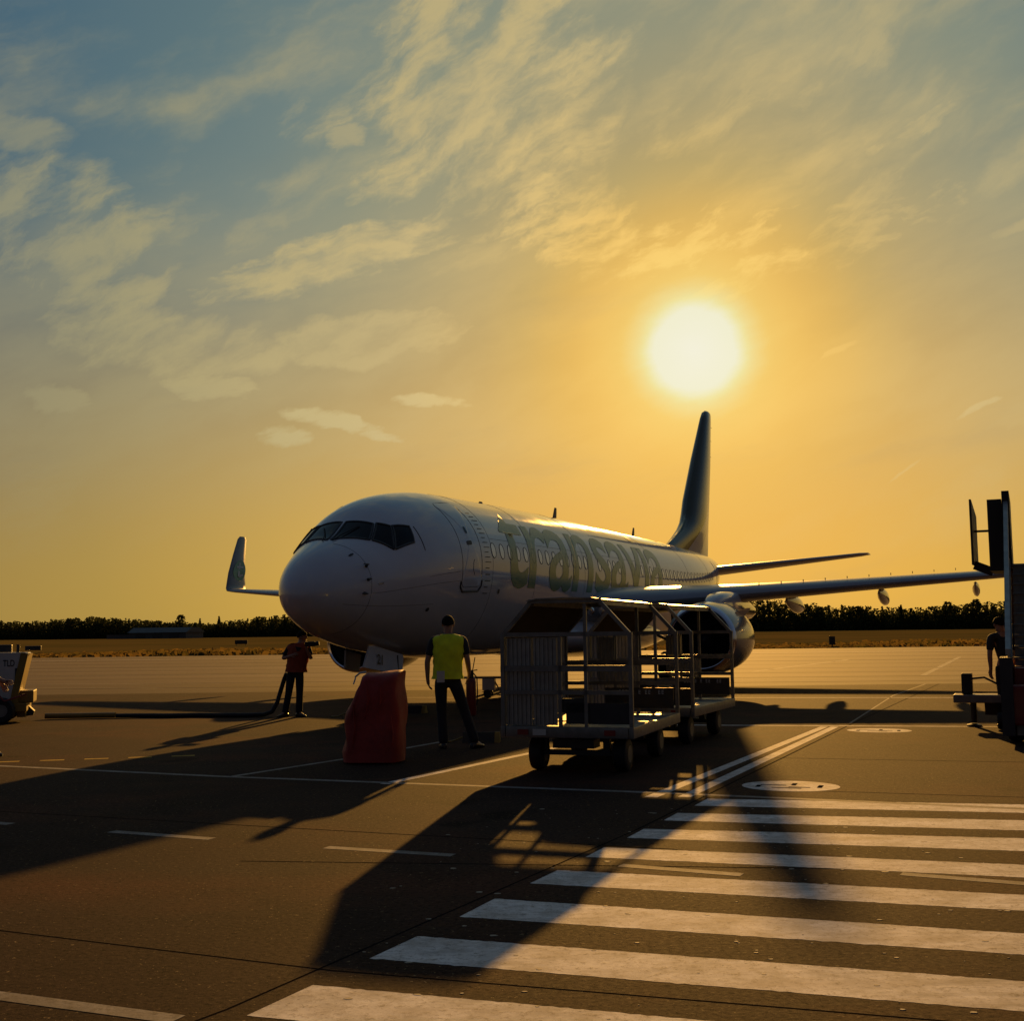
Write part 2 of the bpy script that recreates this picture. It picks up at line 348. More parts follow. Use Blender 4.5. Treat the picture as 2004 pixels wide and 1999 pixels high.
FIELD = pm('grass_field', (.20, .135, .04), 1.0, spec=0.0, col2=(.10, .085, .025), vscale=.03, bump=.6, bscale=2)
def backlit(name, c1, c2, tr):
    m = bpy.data.materials.new(name); m.use_nodes = True; q = NT(m.node_tree); q.n.clear()
    n = q.noise(q.node('ShaderNodeTexCoord').outputs['Object'], .25, 4, .6); c = q.mix(q.mapr(n, .35, .65), (*c1, 1), (*c2, 1))
    a = q.node('ShaderNodeBsdfDiffuse'); b = q.node('ShaderNodeBsdfTranslucent'); q.put(c, a.inputs[0]); q.put(c, b.inputs[0])
    x = q.node('ShaderNodeMixShader'); x.inputs[0].default_value = tr; q.l.new(a.outputs[0], x.inputs[1]); q.l.new(b.outputs[0], x.inputs[2])
    o = q.node('ShaderNodeOutputMaterial'); q.l.new(x.outputs[0], o.inputs[0]); return m
LEAF = backlit('leaf_green', (.06, .075, .025), (.09, .09, .03), .3)
NEEDLE = backlit('needle_green', (.045, .06, .022), (.07, .075, .03), .25)
GRASS = backlit('dry_grass', (.24, .15, .045), (.10, .085, .025), .45)
TARP = backlit('brown_tarpaulin', (.13, .10, .06), (.07, .055, .035), .18)
ROOF = pm('grey_roof_sheet', (.07, .07, .075), .6, var=.2, vscale=.3)

# ------------------------------------------------------------------ ground
gd_ = MB()
ys = [-400, -60, 106, 112, 130, 200, 330, 480, 700, 1200, 2600]; zs = [-.5, -.12, -.12, 0, .1, .3, .75, 1.2, 1.5, 1.5, 1.5]
xs_ = [-2600, -900, -400, -150, 0, 150, 400, 900, 2600]
gd_.add([(x, y, z) for y, z in zip(ys, zs) for x in xs_], [(i*9+j, i*9+j+1, (i+1)*9+j+1, (i+1)*9+j) for i in range(len(ys)-1) for j in range(8)])
tag(gd_.build('ground', FIELD, smooth=60), kind='structure')
ap = MB(); ap.quad((-260, -60, 0), (260, -60, 0), (260, 36, 0), (-260, 36, 0))
apron = tag(ap.build('apron', A_), kind='structure')
fp = MB(); fp.quad((-260, 36, 0), (260, 36, 0), (260, 107, 0), (-260, 107, 0))
farap = tag(fp.build('far_apron', CON), kind='structure')
def strip(name, a, b, w, mat, z=.0012, parent=None, n=1):
    a, b = Vector((*a, 0)), Vector((*b, 0)); dd = (b-a).normalized(); p = Vector((-dd.y, dd.x, 0))*w/2; o = Vector((0, 0, z)); m = MB()
    m.quad(a-p+o, b-p+o, b+p+o, a+p+o); return m.build(name, mat, parent or apron)
ST = [((-.953, 5.872), (-1.163, 5.422), (1.904, 4.894), (1.70, 4.45)), ((-.538, 6.769), (-.743, 6.327), (2.319, 5.791), (2.136, 5.349)),
      ((-.136, 7.682), (-.33, 7.214), (2.683, 6.665), (2.508, 6.245)), ((.282, 8.563), (.087, 8.13), (3.072, 7.603), (2.899, 7.187)),
      ((.664, 9.429), (.502, 9.045), (3.465, 8.547), (3.288, 8.122)), ((1.054, 10.277), (.875, 9.845), (3.901, 9.597), (3.679, 9.062)),
      ((1.444, 11.138), (1.27, 10.717), (4.266, 10.475), (4.054, 9.965)), ((1.858, 12.049), (1.663, 11.591), (4.65, 11.398), (4.437, 10.886))]
for TL, BL, TR, BR in ST:
    lerp2 = lambda a, b, f: (a[0]+(b[0]-a[0])*f, a[1]+(b[1]-a[1])*f)
    N_ = 150; m = MB(); top, bot = [], []
    for k in range(N_+1):
        f_ = 1.75*k/N_; a_, b_ = lerp2(TL, TR, f_), lerp2(BL, BR, f_); j1, j2 = random.gauss(0, .0035), random.gauss(0, .0035)
        top.append((a_[0]+j1*.3, a_[1]+j1, .0012)); bot.append((b_[0]+j2*.3, b_[1]+j2, .0012))
    m.add(top+bot, [(k, N_+1+k, N_+2+k, k+1) for k in range(N_)]); m.build('crosswalk_stripe', PAINT, apron)
LL = [(-9.8, 17.45), (-6.623, 15.957), (-3.404, 14.449), (-1.35, 13.635), (1.479, 12.518), (4.541, 11.136), (7.4, 9.9)]
for a, b in zip(LL, LL[1:]): strip('painted_line', a, b, .115, PAINT2, .0016)
for a, b in [((-3.399, 10.481), (-2.444, 10.039)), ((-1.458, 9.578), (-.463, 9.174)), ((-5.6, 11.5), (-4.44, 10.965)), ((.722, 8.706), (1.498, 8.321)), ((2.545, 8.291), (3.6, 7.72)), ((-2.9, 5.98), (-1.448, 5.383))]:
    strip('dash_line', a, b, .11, PAINT2, .002)
strip('painted_line', (-3.328, 14.389), (-2.214, 16.361), .09, PAINT2); strip('painted_line', (-2.214, 16.361), (-1.093, 18.74), .09, PAINT2)
strip('painted_line', (-1.428, 13.548), (.131, 16.636), .12, PAINT); strip('painted_line', (.131, 16.636), (2.6, 21.6), .12, PAINT)
strip('painted_line', (1.33, 12.22), (5.169, 20.677), .13, PAINT); strip('painted_line', (1.65, 12.19), (5.339, 20.65), .13, PAINT)
strip('painted_line', (2.6, 21.5), (14, 18.8), .13, PAINT, .0016); strip('painted_line', (2.514, 30.6), (17, 27.2), .16, PAINT)
strip('painted_line', (-4, 32.2), (2.514, 30.6), .16, PAINT2); strip('painted_line', (5.8, 21.4), (9.2, 30), .04, PAINT2); strip('painted_line', (9.2, 30), (12, 36), .06, PAINT2)
for i in range(5): strip('yellow_dash', (-6.9+i*.55, 16.45+i*.13), (-6.6+i*.55, 16.52+i*.13), .12, YPAINT)
for i in range(3): strip('red_line', (-9.5+i*1.0, 15.9-i*.1), (-9.1+i*1.0, 15.86-i*.1), .3, RPAINT)
for a, b, w in [((9.4, 48.5), (18, 66), .25), ((14.1, 42.5), (25, 69), .22), ((-22, 45), (30, 37.2), .2), ((-26, 54), (30, 49.5), .2), ((-30, 66), (45, 60), .25), ((-45, 92), (60, 86), .5), ((6, 36.8), (26, 36.2), .16), ((3, 33), (5.5, 39), .12), ((-3, 37), (-16, 41), .12)]:
    strip('taxiway_line', a, b, w, PAINT2 if w < .4 else PAINT, .002, farap)
for a, b in [((-14, 11.95), (-2.886, 7.018)), ((-2.886, 7.018), (-.917, 6.122)), ((-.917, 6.122), (2.05, 5.143)), ((2.05, 5.143), (8, 3.1)), ((-2.6, 3.3), (-1.266, 5.522)), ((-1.266, 5.522), (.984, 10.228)), ((.984, 10.228), (5.612, 20.84)),
             ((2.9, 15.9), (12, 13.1)), ((2.83, 12.597), (7, 11.1)), ((-12, 15.2), (-4.873, 11.771)), ((-4.873, 11.771), (-1.191, 10.259)), ((-1.191, 10.259), (1.2, 9.3)), ((-2, 9.05), (5.5, 8.05)), ((5.612, 20.84), (12.4, 36))]:
    strip('joint', a, b, .015 if a[1] < 9 else .02, SEAL, .0008)
for y in (39, 43, 47.5, 53, 59, 66, 75, 86):
    strip('joint', (-120, y+7.5), (120, y-7.5), .12 if y < 60 else .3, SEAL, .001, farap)
def disc(cx, cy, rx, ry, rot):
    m = MB(); n = 36; V = [(cx, cy, .0024)]; 
    for k in range(n):
        a = 2*math.pi*k/n; x, y = rx*math.cos(a), ry*math.sin(a); V.append((cx+x*math.cos(rot)-y*math.sin(rot), cy+x*math.sin(rot)+y*math.cos(rot), .0024))
    m.add(V, [(0, k+1, (k+1) % n+1) for k in range(n)]); o = m.build('painted_disc', PAINT, apron)
    g = MB()
    for u, v, w, h in [(-.18, .05, .26, .05), (.02, .16, .05, .2), (.1, -.1, .22, .05), (-.02, -.2, .3, .05), (.3, .02, .05, .24), (-.32, -.08, .05, .2)]:
        q = [(u-w/2, v-h/2), (u+w/2, v-h/2), (u+w/2, v+h/2), (u-w/2, v+h/2)]
        g.quad(*[(cx+(a*rx*2)*math.cos(rot)-(b*ry*2)*math.sin(rot), cy+(a*rx*2)*math.sin(rot)+(b*ry*2)*math.cos(rot), .0036) for a, b in q])
    g.build('pictogram', SEAL, o)
disc(2.86, 12.93, .5, .44, R(-20)); disc(5.82, 19.78, .5, .42, R(-20))
# loose grit and paint flakes on the crossing
g = MB()
for i in range(260):
    x = random.uniform(-.8, 5.2); y = random.uniform(5.0, 11.5); r = random.choice([.006, .008, .012, .020])*random.uniform(.7, 1.3); n = 7
    a0 = random.random()*6; pts = [(x+r*random.uniform(.6, 1.3)*math.cos(a0+k*2*math.pi/n), y+.7*r*random.uniform(.6, 1.3)*math.sin(a0+k*2*math.pi/n)) for k in range(n)]
    g.loft([[(*p, .0005) for p in pts], [(x+(p[0]-x)*.9, y+(p[1]-y)*.9, .0026) for p in pts]])
tag(g.build('gravel', pm('pale_grit', (.40, .34, .24), .8), ), 'flat pale paint flecks scattered over the pedestrian crossing', 'grit', kind='stuff')

# ------------------------------------------------------------------ the airliner (local axes: x aft, y starboard, z up)
FS=[[0.37, 2.78, 2.78, 2.78, 0.0], [0.426, 3.033, 2.605, 2.809, 0.266], [0.511, 3.175, 2.463, 2.824, 0.416], [0.699, 3.397, 2.282, 2.85, 0.637], [0.934, 3.596, 2.158, 2.892, 0.82], [1.31, 3.825, 2.008, 2.961, 1.057], [1.78, 4.08, 1.858, 3.052, 1.28], [2.251, 4.422, 1.747, 3.155, 1.447], [2.721, 4.757, 1.655, 3.251, 1.579], [3.191, 4.972, 1.587, 3.339, 1.68], [3.755, 5.135, 1.52, 3.424, 1.768], [4.413, 5.255, 1.46, 3.51, 1.832], [5.26, 5.345, 1.4, 3.59, 1.87], [6.2, 5.375, 1.37, 3.62, 1.88], [7.5, 5.4, 1.36, 3.62, 1.88], [15.0, 5.5, 1.36, 3.62, 1.88], [24.5, 5.5, 1.36, 3.62, 1.88], [26.0, 5.5, 1.444, 3.65, 1.87], [28.0, 5.495, 1.763, 3.74, 1.82], [30.0, 5.48, 2.242, 3.9, 1.7], [32.0, 5.46, 2.791, 4.12, 1.48], [34.0, 5.42, 3.38, 4.4, 1.17], [36.0, 5.34, 3.93, 4.66, 0.76], [37.3, 5.24, 4.32, 4.8, 0.45], [38.02, 5.1, 4.62, 4.86, 0.2]]
FA = np.array(FS); SX = np.sqrt(FA[:, 0]-FA[0, 0])
def pchip(x, y, xi):
    h = np.diff(x); dl = np.diff(y)/h; m = np.zeros_like(y)
    for i in range(1, len(x)-1):
        if dl[i-1]*dl[i] > 0:
            w1 = 2*h[i]+h[i-1]; w2 = h[i]+2*h[i-1]; m[i] = (w1+w2)/(w1/dl[i-1]+w2/dl[i])
    m[0] = dl[0]; m[-1] = dl[-1]
    i = np.clip(np.searchsorted(x, xi)-1, 0, len(x)-2); tt = (xi-x[i])/h[i]
    return (1+2*tt)*(1-tt)**2*y[i]+tt*(1-tt)**2*h[i]*m[i]+tt*tt*(3-2*tt)*y[i+1]+tt*tt*(tt-1)*h[i]*m[i+1]
def sec(x):
    s_ = np.sqrt(np.clip(np.asarray(x, float)-FA[0, 0], 0, None)); return [pchip(SX, FA[:, k], s_) for k in (1, 2, 3, 4)]
def fpt(x, ph):
    """points on the skin; ph in radians: 0 starboard side, 90 deg crown, 180 deg port side"""
    x = np.asarray(x, float); zt, zb, zc, w = sec(x); c, s_ = np.cos(ph), np.sin(ph)
    return np.stack([x+0*c, w*c, zc+np.where(s_ > 0, (zt-zc)*s_, (zc-zb)*s_)], -1)
def skin(x, deg, off=0.0):
    x = np.atleast_1d(np.asarray(x, float)); ph = np.radians(np.atleast_1d(np.asarray(deg, float)))
    p = fpt(x, ph); dx = fpt(x+1e-3, ph)-p; dp = fpt(x, ph+1e-3)-p; n = np.cross(dp, dx)
    n /= np.linalg.norm(n, axis=-1, keepdims=True)+1e-12; out = np.stack([0*x, np.cos(ph), np.sin(ph)], -1)
    n *= np.sign((n*out).sum(-1, keepdims=True)); return p+n*off
def seam(mb, pts, r=.011, closed=True, off=.0):
    """a thin raised bead following the skin through (x, deg) points"""
    P_ = []; pp = pts+[pts[0]] if closed else pts
    for (x0, d0), (x1, d1) in zip(pp, pp[1:]):
        n = max(2, int(max(abs(x1-x0)/.15, abs(d1-d0)/4))+1)
        for k in range(n): P_.append((x0+(x1-x0)*k/n, d0+(d1-d0)*k/n))
    if not closed: P_.append(pp[-1])
    Q = skin([p[0] for p in P_], [p[1] for p in P_], off)
    if closed:
        Q = np.concatenate([Q, Q[:1]])
    mb.tube([tuple(p) for p in Q], r, 6, cap=not closed); return mb
def rr(x0, x1, d0, d1, rx, rd, n=5):
    """rounded rectangle in (x, deg)"""
    out = []
    for cx, cd, a0 in [(x1-rx, d1-rd, 0), (x0+rx, d1-rd, 90), (x0+rx, d0+rd, 180), (x1-rx, d0+rd, 270)]:
        for k in range(n+1):
            a = R(a0+90*k/n); out.append((cx+rx*math.cos(a), cd+rd*math.sin(a)))
    return out
def patch_fan(mb, outline, off, rings=2):
    c = np.mean(np.array(outline), 0); V = []; F = []; n = len(outline)
    for q in range(rings, 0, -1):
        f_ = q/rings; V += [tuple(p) for p in skin([c[0]+(p[0]-c[0])*f_ for p in outline], [c[1]+(p[1]-c[1])*f_ for p in outline], off)]
    V.append(tuple(skin([c[0]], [c[1]], off)[0]))
    for q in range(rings-1):
        for j in range(n): k = (j+1) % n; F.append((q*n+j, q*n+k, (q+1)*n+k, (q+1)*n+j))
    for j in range(n): F.append(((rings-1)*n+j, (rings-1)*n+(j+1) % n, rings*n))
    mb.add(V, F); return mb
def patch_quad(mb, c4, off, n=8):
    """bilinear patch between four (x, deg) corners, with a folded rim"""
    a, b, c, d_ = [np.array(p, float) for p in c4]; V = []; F = []
    for i in range(n+1):
        for j in range(n+1):
            u, v = i/n, j/n; p = a*(1-u)*(1-v)+b*u*(1-v)+c*u*v+d_*(1-u)*v; V.append(p)
    V = np.array(V); Q = skin(V[:, 0], V[:, 1], off)
    for i in range(n):
        for j in range(n): F.append((i*(n+1)+j, (i+1)*(n+1)+j, (i+1)*(n+1)+j+1, i*(n+1)+j+1))
    mb.add(Q, F); return mb

PS = .8774
plane = empty('airliner', (-4.4787*PS, 24.3864*PS, -.108*PS), 1.1853, PS); plane.rotation_euler = (0, -.0018, 1.1853)
tag(plane, 'white twin engine airliner with green lettering parked nose towards the crossing', 'aeroplane')

# fuselage skin
xs = np.concatenate([FA[0, 0]+np.array([0, .004, .016, .036, .064, .1, .15]), np.linspace(.6, 5.2, 34), np.linspace(5.4, 24.4, 52), np.linspace(24.7, 38.02, 40)])
NP = 96; ph = np.radians(np.arange(NP)*360/NP); m = MB()
m.loft([[tuple(p) for p in fpt(np.full(NP, x), ph)] for x in xs], True, False)
m.add([tuple(p) for p in fpt(np.full(NP, 38.02), ph)], [tuple(range(NP))])
fus = m.build('fuselage', WHITE, plane, smooth=40)
# belly fairing at the wing root
m = MB(); rg = []
for i in range(33):
    u = i/32; x = 10.6+u*12.6; k = math.sin(math.pi*u)**.55 if 0 < u < 1 else 0.0; n = 40; ring = []
    hw = 1.30+.78*k; zt = 1.75+.85*k; zb = 1.50-.36*k
    for j in range(n):
        a = 2*math.pi*j/n; cc, ss = math.cos(a), math.sin(a)
        ring.append((x, hw*math.copysign(abs(cc)**.75, cc), 1.85+(zt-1.85)*max(ss, 0)**.85-(1.85-zb)*max(-ss, 0)**.8))
    rg.append(ring)
m.loft(rg); m.build('belly_fairing', WHITE, plane, smooth=50)

# cockpit windows (port side, mirrored to starboard)
CW = [[(1.585, 92.2), (2.215, 92.2), (2.32, 116.5), (1.91, 126.2)], [(1.945, 128.6), (2.37, 118.6), (2.505, 129.8), (2.165, 149.6)], [(2.205, 150.4), (2.545, 130.8), (2.885, 139.4), (2.755, 153.4)]]
for side in (1, -1):
    for c4 in CW:
        q = [(x, dg if side > 0 else 180-dg) for x, dg in c4]
        w_ = patch_quad(MB(), q, .007).build('cockpit_window', GLASS, plane, smooth=60)
        seam(MB(), q, .030).build('window_frame', SEAM, w_, smooth=60)
m = MB()
for y0, y1 in ((-.10, -.55), (.10, .55)):
    dg0 = 96 if y0 < 0 else 84; dg1 = 108 if y0 < 0 else 72
    m.tube([tuple(skin([1.52], [dg0], .02)[0]), tuple(skin([1.75], [dg0+(dg1-dg0)*.25], .035)[0]), tuple(skin([2.12], [dg1], .025)[0])], .012, 6)
m.build('wiper', BLACK, plane)
# doors
def door(x0, x1, d0, d1, name='passenger_door'):
    o = patch_fan(MB(), rr(x0, x1, d0, d1, .16, 5), .006, 8).build(name, WHITE, plane, smooth=60)
    seam(MB(), rr(x0, x1, d0, d1, .16, 5), .007).build('door_seal', SEAM, o, smooth=60)
    return o
d1 = door(4.40, 5.40, 124, 194.5)
patch_fan(MB(), rr(4.74, 4.98, 162.3, 165.6, .05, .8), .011, 2).build('handle', SEAM, d1)
patch_fan(MB(), rr(4.83, 4.93, 150.5, 156.5, .04, 2), .011, 2).build('door_window', GLASS, d1)
m = MB(); seam(m, [(4.98, 177), (4.93, 180), (4.93, 184), (5.0, 187)], .012, False); m.build('hand_grip', SEAM, d1)
m = MB(); seam(m, [(4.36, 190.5), (4.36, 194), (4.50, 197.4), (5.30, 197.4), (5.44, 194), (5.44, 190.5)], .026, False); m.build('door_sill', SEAM, d1, smooth=60)
door(3.3, 4.15, 62, 8, 'service_door'); door(32.0, 32.75, 142, 190, 'rear_door')
m = MB()
for k in range(17):
    dg = 136+k*3.9; m.add(skin([5.60, 5.60+.22+.1*((k*7) % 3)/2, 5.60+.22+.1*((k*7) % 3)/2, 5.60], [dg, dg, dg+.55, dg+.55], .006), [(0, 1, 2, 3)])
m.build('door_marking', SEAM, plane)
# passenger windows
xw = [6.145+.53*k for k in range(14)]+[14.344]+[15.37+.5*k for k in range(4)]+[17.90+.545*k for k in range(24)]
for i, x in enumerate(xw):
    out = rr(x-.135, x+.135, 163.6, 175.6, .125, 5.2, 4)
    f_ = seam(MB(), out, .011).build('window', SEAM, plane, smooth=60)
    patch_fan(MB(), out, .004, 2).build('pane', PANE_SHEEN, f_, smooth=60)
# fuselage panel joints
for x, da, db in [(1.42, 100, 260), (3.0, 141, 163), (6.05, 95, 250), (8.9, 100, 200), (12.9, 100, 195), (20.6, 100, 195), (25.5, 100, 230), (29.5, 100, 240)]:
    seam(MB(), [(x, da), (x, db)], .004 if x != 3.0 else .012, False).build('panel_joint', SEAM, plane, smooth=60)
for xa, xb, dg in [(1.45, 6.0, 190), (3.05, 4.3, 184), (6.1, 20, 160), (.9, 3.4, 205), (5.6, 25, 101)]:
    seam(MB(), [(xa, dg), (xb, dg)], .0035, False).build('panel_joint', SEAM, plane, smooth=60)
# probes and sensors
for x, dg, L in [(1.396, 154, .16), (1.273, 189, .17), (1.35, 172, .10)]:
    p = Vector(skin([x], [dg], 0)[0]); q = Vector(skin([x], [dg], .09)[0]); m = MB(); m.tube([p, q], [.035, .022], 8); m.tube([q+Vector((.05, 0, 0)), q-Vector((L, 0, 0))], .014, 8)
    m.build('pitot_probe', DKMET, plane, smooth=40)
for x, dg in [(3.25, 209), (1.30, 131), (6.53, 197)]:
    patch_fan(MB(), rr(x-.06, x+.06, dg-1.6, dg+1.6, .055, 1.5, 4), .012, 2).build('vent_port', SEAM, plane)
patch_fan(MB(), rr(1.57, 1.69, 179.6, 181.2, .03, .6, 4), .012, 2).build('glint_plate', METAL, plane)  # polished plate added to give a small glint on the nose
for x, h_ in ((15.46, .42), (24.2, .42), (9.6, .12)):
    b_ = skin([x], [90], -.02)[0]; m = MB()
    m.loft([[(x+dx*c_, w_*c_, b_[2]+z_) for dx, w_ in ((-.18, 0), (-.05, .025), (.2, .008), (.2, -.008), (-.05, -.025))] for z_, c_ in ((0, 1.0), (h_*.6, .75), (h_, .5))])
    m.xform(lambda p, x=x, b=b_, h=h_: Vector((p.x+(p.z-b[2])*.35, p.y, p.z))); m.build('blade_antenna', DKMET, plane, smooth=30)

# airline name along the port side
cu = bpy.data.curves.new('lettering', 'FONT'); cu.body = 'transavia'; cu.offset = .008; cu.shear = .15; cu.resolution_u = 4; cu.space_character = .93
to = bpy.data.objects.new('lettering', cu); COL.objects.link(to); dg_ = bpy.context.evaluated_depsgraph_get()
tm = bpy.data.meshes.new_from_object(to.evaluated_get(dg_)); bpy.data.objects.remove(to)
bm = bmesh.new(); bm.from_mesh(tm); bmesh.ops.triangulate(bm, faces=bm.faces[:])
X = [v.co.x for v in bm.verts]; x0, x1 = min(X), max(X); sx_ = 14.75/(x1-x0); Y1 = max(v.co.y for v in bm.verts); sy_ = 2.42/Y1
for v in bm.verts: v.co = Vector(((v.co.x-x0)*sx_, v.co.y*sy_, 0))
for _ in range(6):
    lg = [e for e in bm.edges if e.calc_length() > .22]
    if not lg: break
    bmesh.ops.subdivide_edges(bm, edges=lg, cuts=1); bmesh.ops.triangulate(bm, faces=[f for f in bm.faces if len(f.verts) > 3])
for v in bm.verts: v.co = Vector(skin([6.95+v.co.x], [192.5-math.degrees(v.co.y/1.93)], .009)[0])
bmesh.ops.recalc_face_normals(bm, faces=bm.faces[:]); bm.to_mesh(tm); bm.free(); tm.materials.clear(); tm.materials.append(GREEN); tm.name = 'lettering'
lt = bpy.data.objects.new('lettering', tm); COL.objects.link(lt); lt.parent = plane; tm.shade_smooth()

# wings
def airfoil(n=14, a=0.0, b=1.0, camber=.02):
    """closed loop of (chord fraction, thickness) from a to b"""
    yt = lambda q: 5*(.2969*math.sqrt(q)-.126*q-.3516*q*q+.2843*q**3-.1036*q**4)
    us = [a+(b-a)*(.5-.5*math.cos(math.pi*k/n)) for k in range(n+1)]
    cam_ = lambda q: camber*4*q*(1-q)
    upp = [(q, yt(q), cam_(q)) for q in us]; low_ = [(q, -yt(q), cam_(q)) for q in reversed(us)]
    return upp+low_[1:-1] if a == 0 and b == 1 else upp+low_
def wing_loft(st, side, a=0.0, b=1.0, grow=0.0, camber=.02):
    """st rows: y, xLE, z, chord, t/c, cant degrees"""
    af = airfoil(14, a, b, camber); rings = []
    for y, xl, z, ch, tc, cant in st:
        c, s_ = math.cos(R(cant)), math.sin(R(cant)); ring = []
        for q, tk, cm in af:
            h = ch*(tc*tk+cm*(.5 if tc > .2 else 1.0))+math.copysign(grow, tk)
            ring.append((xl+ch*q, side*(y-h*s_), z+h*c))
        rings.append(ring)
    return MB().loft(rings)
zw = lambda y: 2.60+.0725*y
WS = [(1.2, 12.6, 2.45, 8.3, .15, 0), (1.88, 13.4, 2.66, 7.3, .14, 0), (2.4, 14.05, zw(2.4)-.02, 6.6, .14, 0), (5.7, 15.90, zw(5.7), 4.5, .125, 4), (9.0, 17.62, zw(9), 3.58, .115, 4), (13, 19.70, zw(13), 2.47, .11, 4), (16.3, 21.42, zw(16.3), 1.54, .105, 5), (16.62, 21.60, zw(16.62)+.005, 1.45, .10, 8)]
WL = [(16.62, 21.60, zw(16.62)+.005, 1.45, .10, 8), (16.80, 21.70, 3.83, 1.43, .10, 34), (16.92, 21.82, 3.93, 1.40, .10, 62), (16.99, 21.96, 4.12, 1.36, .10, 76), (17.15, 22.30, 4.60, 1.20, .09, 78), (17.60, 23.28, 5.45, .90, .09, 78), (17.99, 24.16, 6.18, .66, .09, 78), (18.05, 24.40, 6.31, .44, .08, 78)]
for side in (1, -1):
    w_ = wing_loft(WS, side).build('wing', GREYP, plane, smooth=35)
    wl = wing_loft(WL, side).build('winglet', WINGL_SHADE, w_, smooth=35)
    # green roundel with a pale letter on the inner face of the winglet
    m = MB(); n = 28; zz = [r_[2] for r_ in WL]
    def wp(q, z, off):          # chord fraction, height
        y, xl, ch = [np.interp(z, zz, [r_[k_] for r_ in WL]) for k_ in (0, 1, 3)]
        return (xl+q*ch, side*(y-.07-off), z+.02)
    pts = [wp(.56+.38*math.cos(2*math.pi*k/n), 4.72+.47*math.sin(2*math.pi*k/n), .015) for k in range(n)]
    m.add(pts+[wp(.56, 4.72, .015)], [(k, (k+1) % n, n) for k in range(n)]); lg = m.build('roundel', GREEN, w_)
    m = MB()
    for q in ([(.46, 4.45), (.56, 4.40), (.56, 5.05), (.46, 5.05)], [(.34, 4.82), (.78, 4.82), (.78, 4.90), (.34, 4.90)], [(.56, 4.40), (.76, 4.48), (.76, 4.56), (.56, 4.50)]):
        m.quad(*[wp(a_, b_, .03) for a_, b_ in q])
    m.build('winglet_letter', GREYP, w_)
    for y, L, r in ((6.7, 3.4, .25), (9.45, 3.0, .23), (12.3, 2.4, .19)):
        ch = np.interp(y, [s[0] for s in WS], [s[3] for s in WS]); xl = np.interp(y, [s[0] for s in WS], [s[1] for s in WS]); x0 = xl+ch*.52; m = MB(); rg = []
        for i in range(15):
            u = i/14; k = (math.sin(math.pi*min(1, u*.92+.04)))**.65; n = 14
            rg.append([(x0+u*L, side*y+r*.62*k*math.cos(2*math.pi*j/n), zw(y)-.22-.20*u+r*1.15*k*math.sin(2*math.pi*j/n)) for j in range(n)])
        m.loft(rg); m.build('flap_track_fairing', WHITE, w_, smooth=50)
    m = MB()
    for dy in (0, .32): m.lathe([(0, .02), (.01, .11), (.06, .12)], (13.05+dy*.5, side*(1.95+dy), 2.55), 'X', 16)
    m.build('landing_light', METAL, w_, smooth=40)
    # static dischargers and vortex generators
    m = MB()
    for y in np.arange(6.2, 12.6, .62):
        xl = np.interp(y, [s[0] for s in WS], [s[1] for s in WS]); m.box((xl+.55, side*y, zw(y)+.29), (.10, .015, .07))
    m.build('vortex_generator', DKMET, w_)
# tail fin with rudder
FN = [(5.15, 28.4, 36.72, .20), (5.5, 29.1, 36.80, .26), (5.9, 30.3, 36.9, .34), (6.35, 31.55, 36.98, .42), (6.75, 32.35, 37.07, .46), (7.2, 32.75, 37.18, .47), (7.8, 33.08, 37.33, .46), (9.9, 34.70, 37.83, .37), (12.1, 36.42, 38.22, .21), (12.42, 36.72, 38.28, .17), (12.54, 36.98, 38.24, .10)]
def fin_part(a, b, grow=0.0):
    af = airfoil(12, a, b, 0.0)
    return MB().loft([[(xl+(xt-xl)*q, tk*th/.10+math.copysign(grow, tk), z) for q, tk, cm in af] for z, xl, xt, th in [(z, xl, xt, th*.5*.4) for z, xl, xt, th in FN]])
FINP = bpy.data.materials.new('tail_paint'); FINP.use_nodes = True; q = NT(FINP.node_tree); b = q.n['Principled BSDF']
tc = q.node('ShaderNodeSeparateXYZ'); q.put(q.node('ShaderNodeTexCoord').outputs['Object'], tc.inputs[0])
edge = q.math('GREATER_THAN', q.math('ADD', tc.outputs[2], q.math('MULTIPLY', tc.outputs[0], -.55)), -12.1)
q.put(q.mix(edge, (.55, .55, .56, 1), (.075, .10, .065, 1)), b.inputs['Base Color']); b.inputs['Roughness'].default_value = .25; b.inputs['Coat Weight'].default_value = .3
fin = fin_part(0.0, .70).build('tail_fin', FINP, plane, smooth=35)
fin_part(.706, 1.0).build('rudder', FINP, fin, smooth=35)
m = MB()
for z in (11.9, 11.2, 10.4): m.tube([(38.2-.22*(12.1-z), 0, z), (38.42-.22*(12.1-z), 0, z)], .012, 5)
m.build('static_wick', DKMET, fin)
TS = [(.2, 33.1, 4.58, 4.25, .11, 7), (1.1, 33.6, 4.66, 3.85, .10, 7), (4.2, 35.3, 5.0, 2.75, .095, 7), (7.0, 36.82, 5.31, 1.75, .09, 7), (7.35, 37.10, 5.35, 1.45, .06, 7)]
for side in (1, -1): wing_loft(TS, side, camber=0.0).build('tailplane', GREYP, plane, smooth=35)
m = MB(); m.lathe([(37.7, .34), (38.1, .25), (38.35, .16), (38.36, .10)], (0, 0, 4.86), 'X', 20); m.build('tail_cone', DKMET, plane, smooth=40)

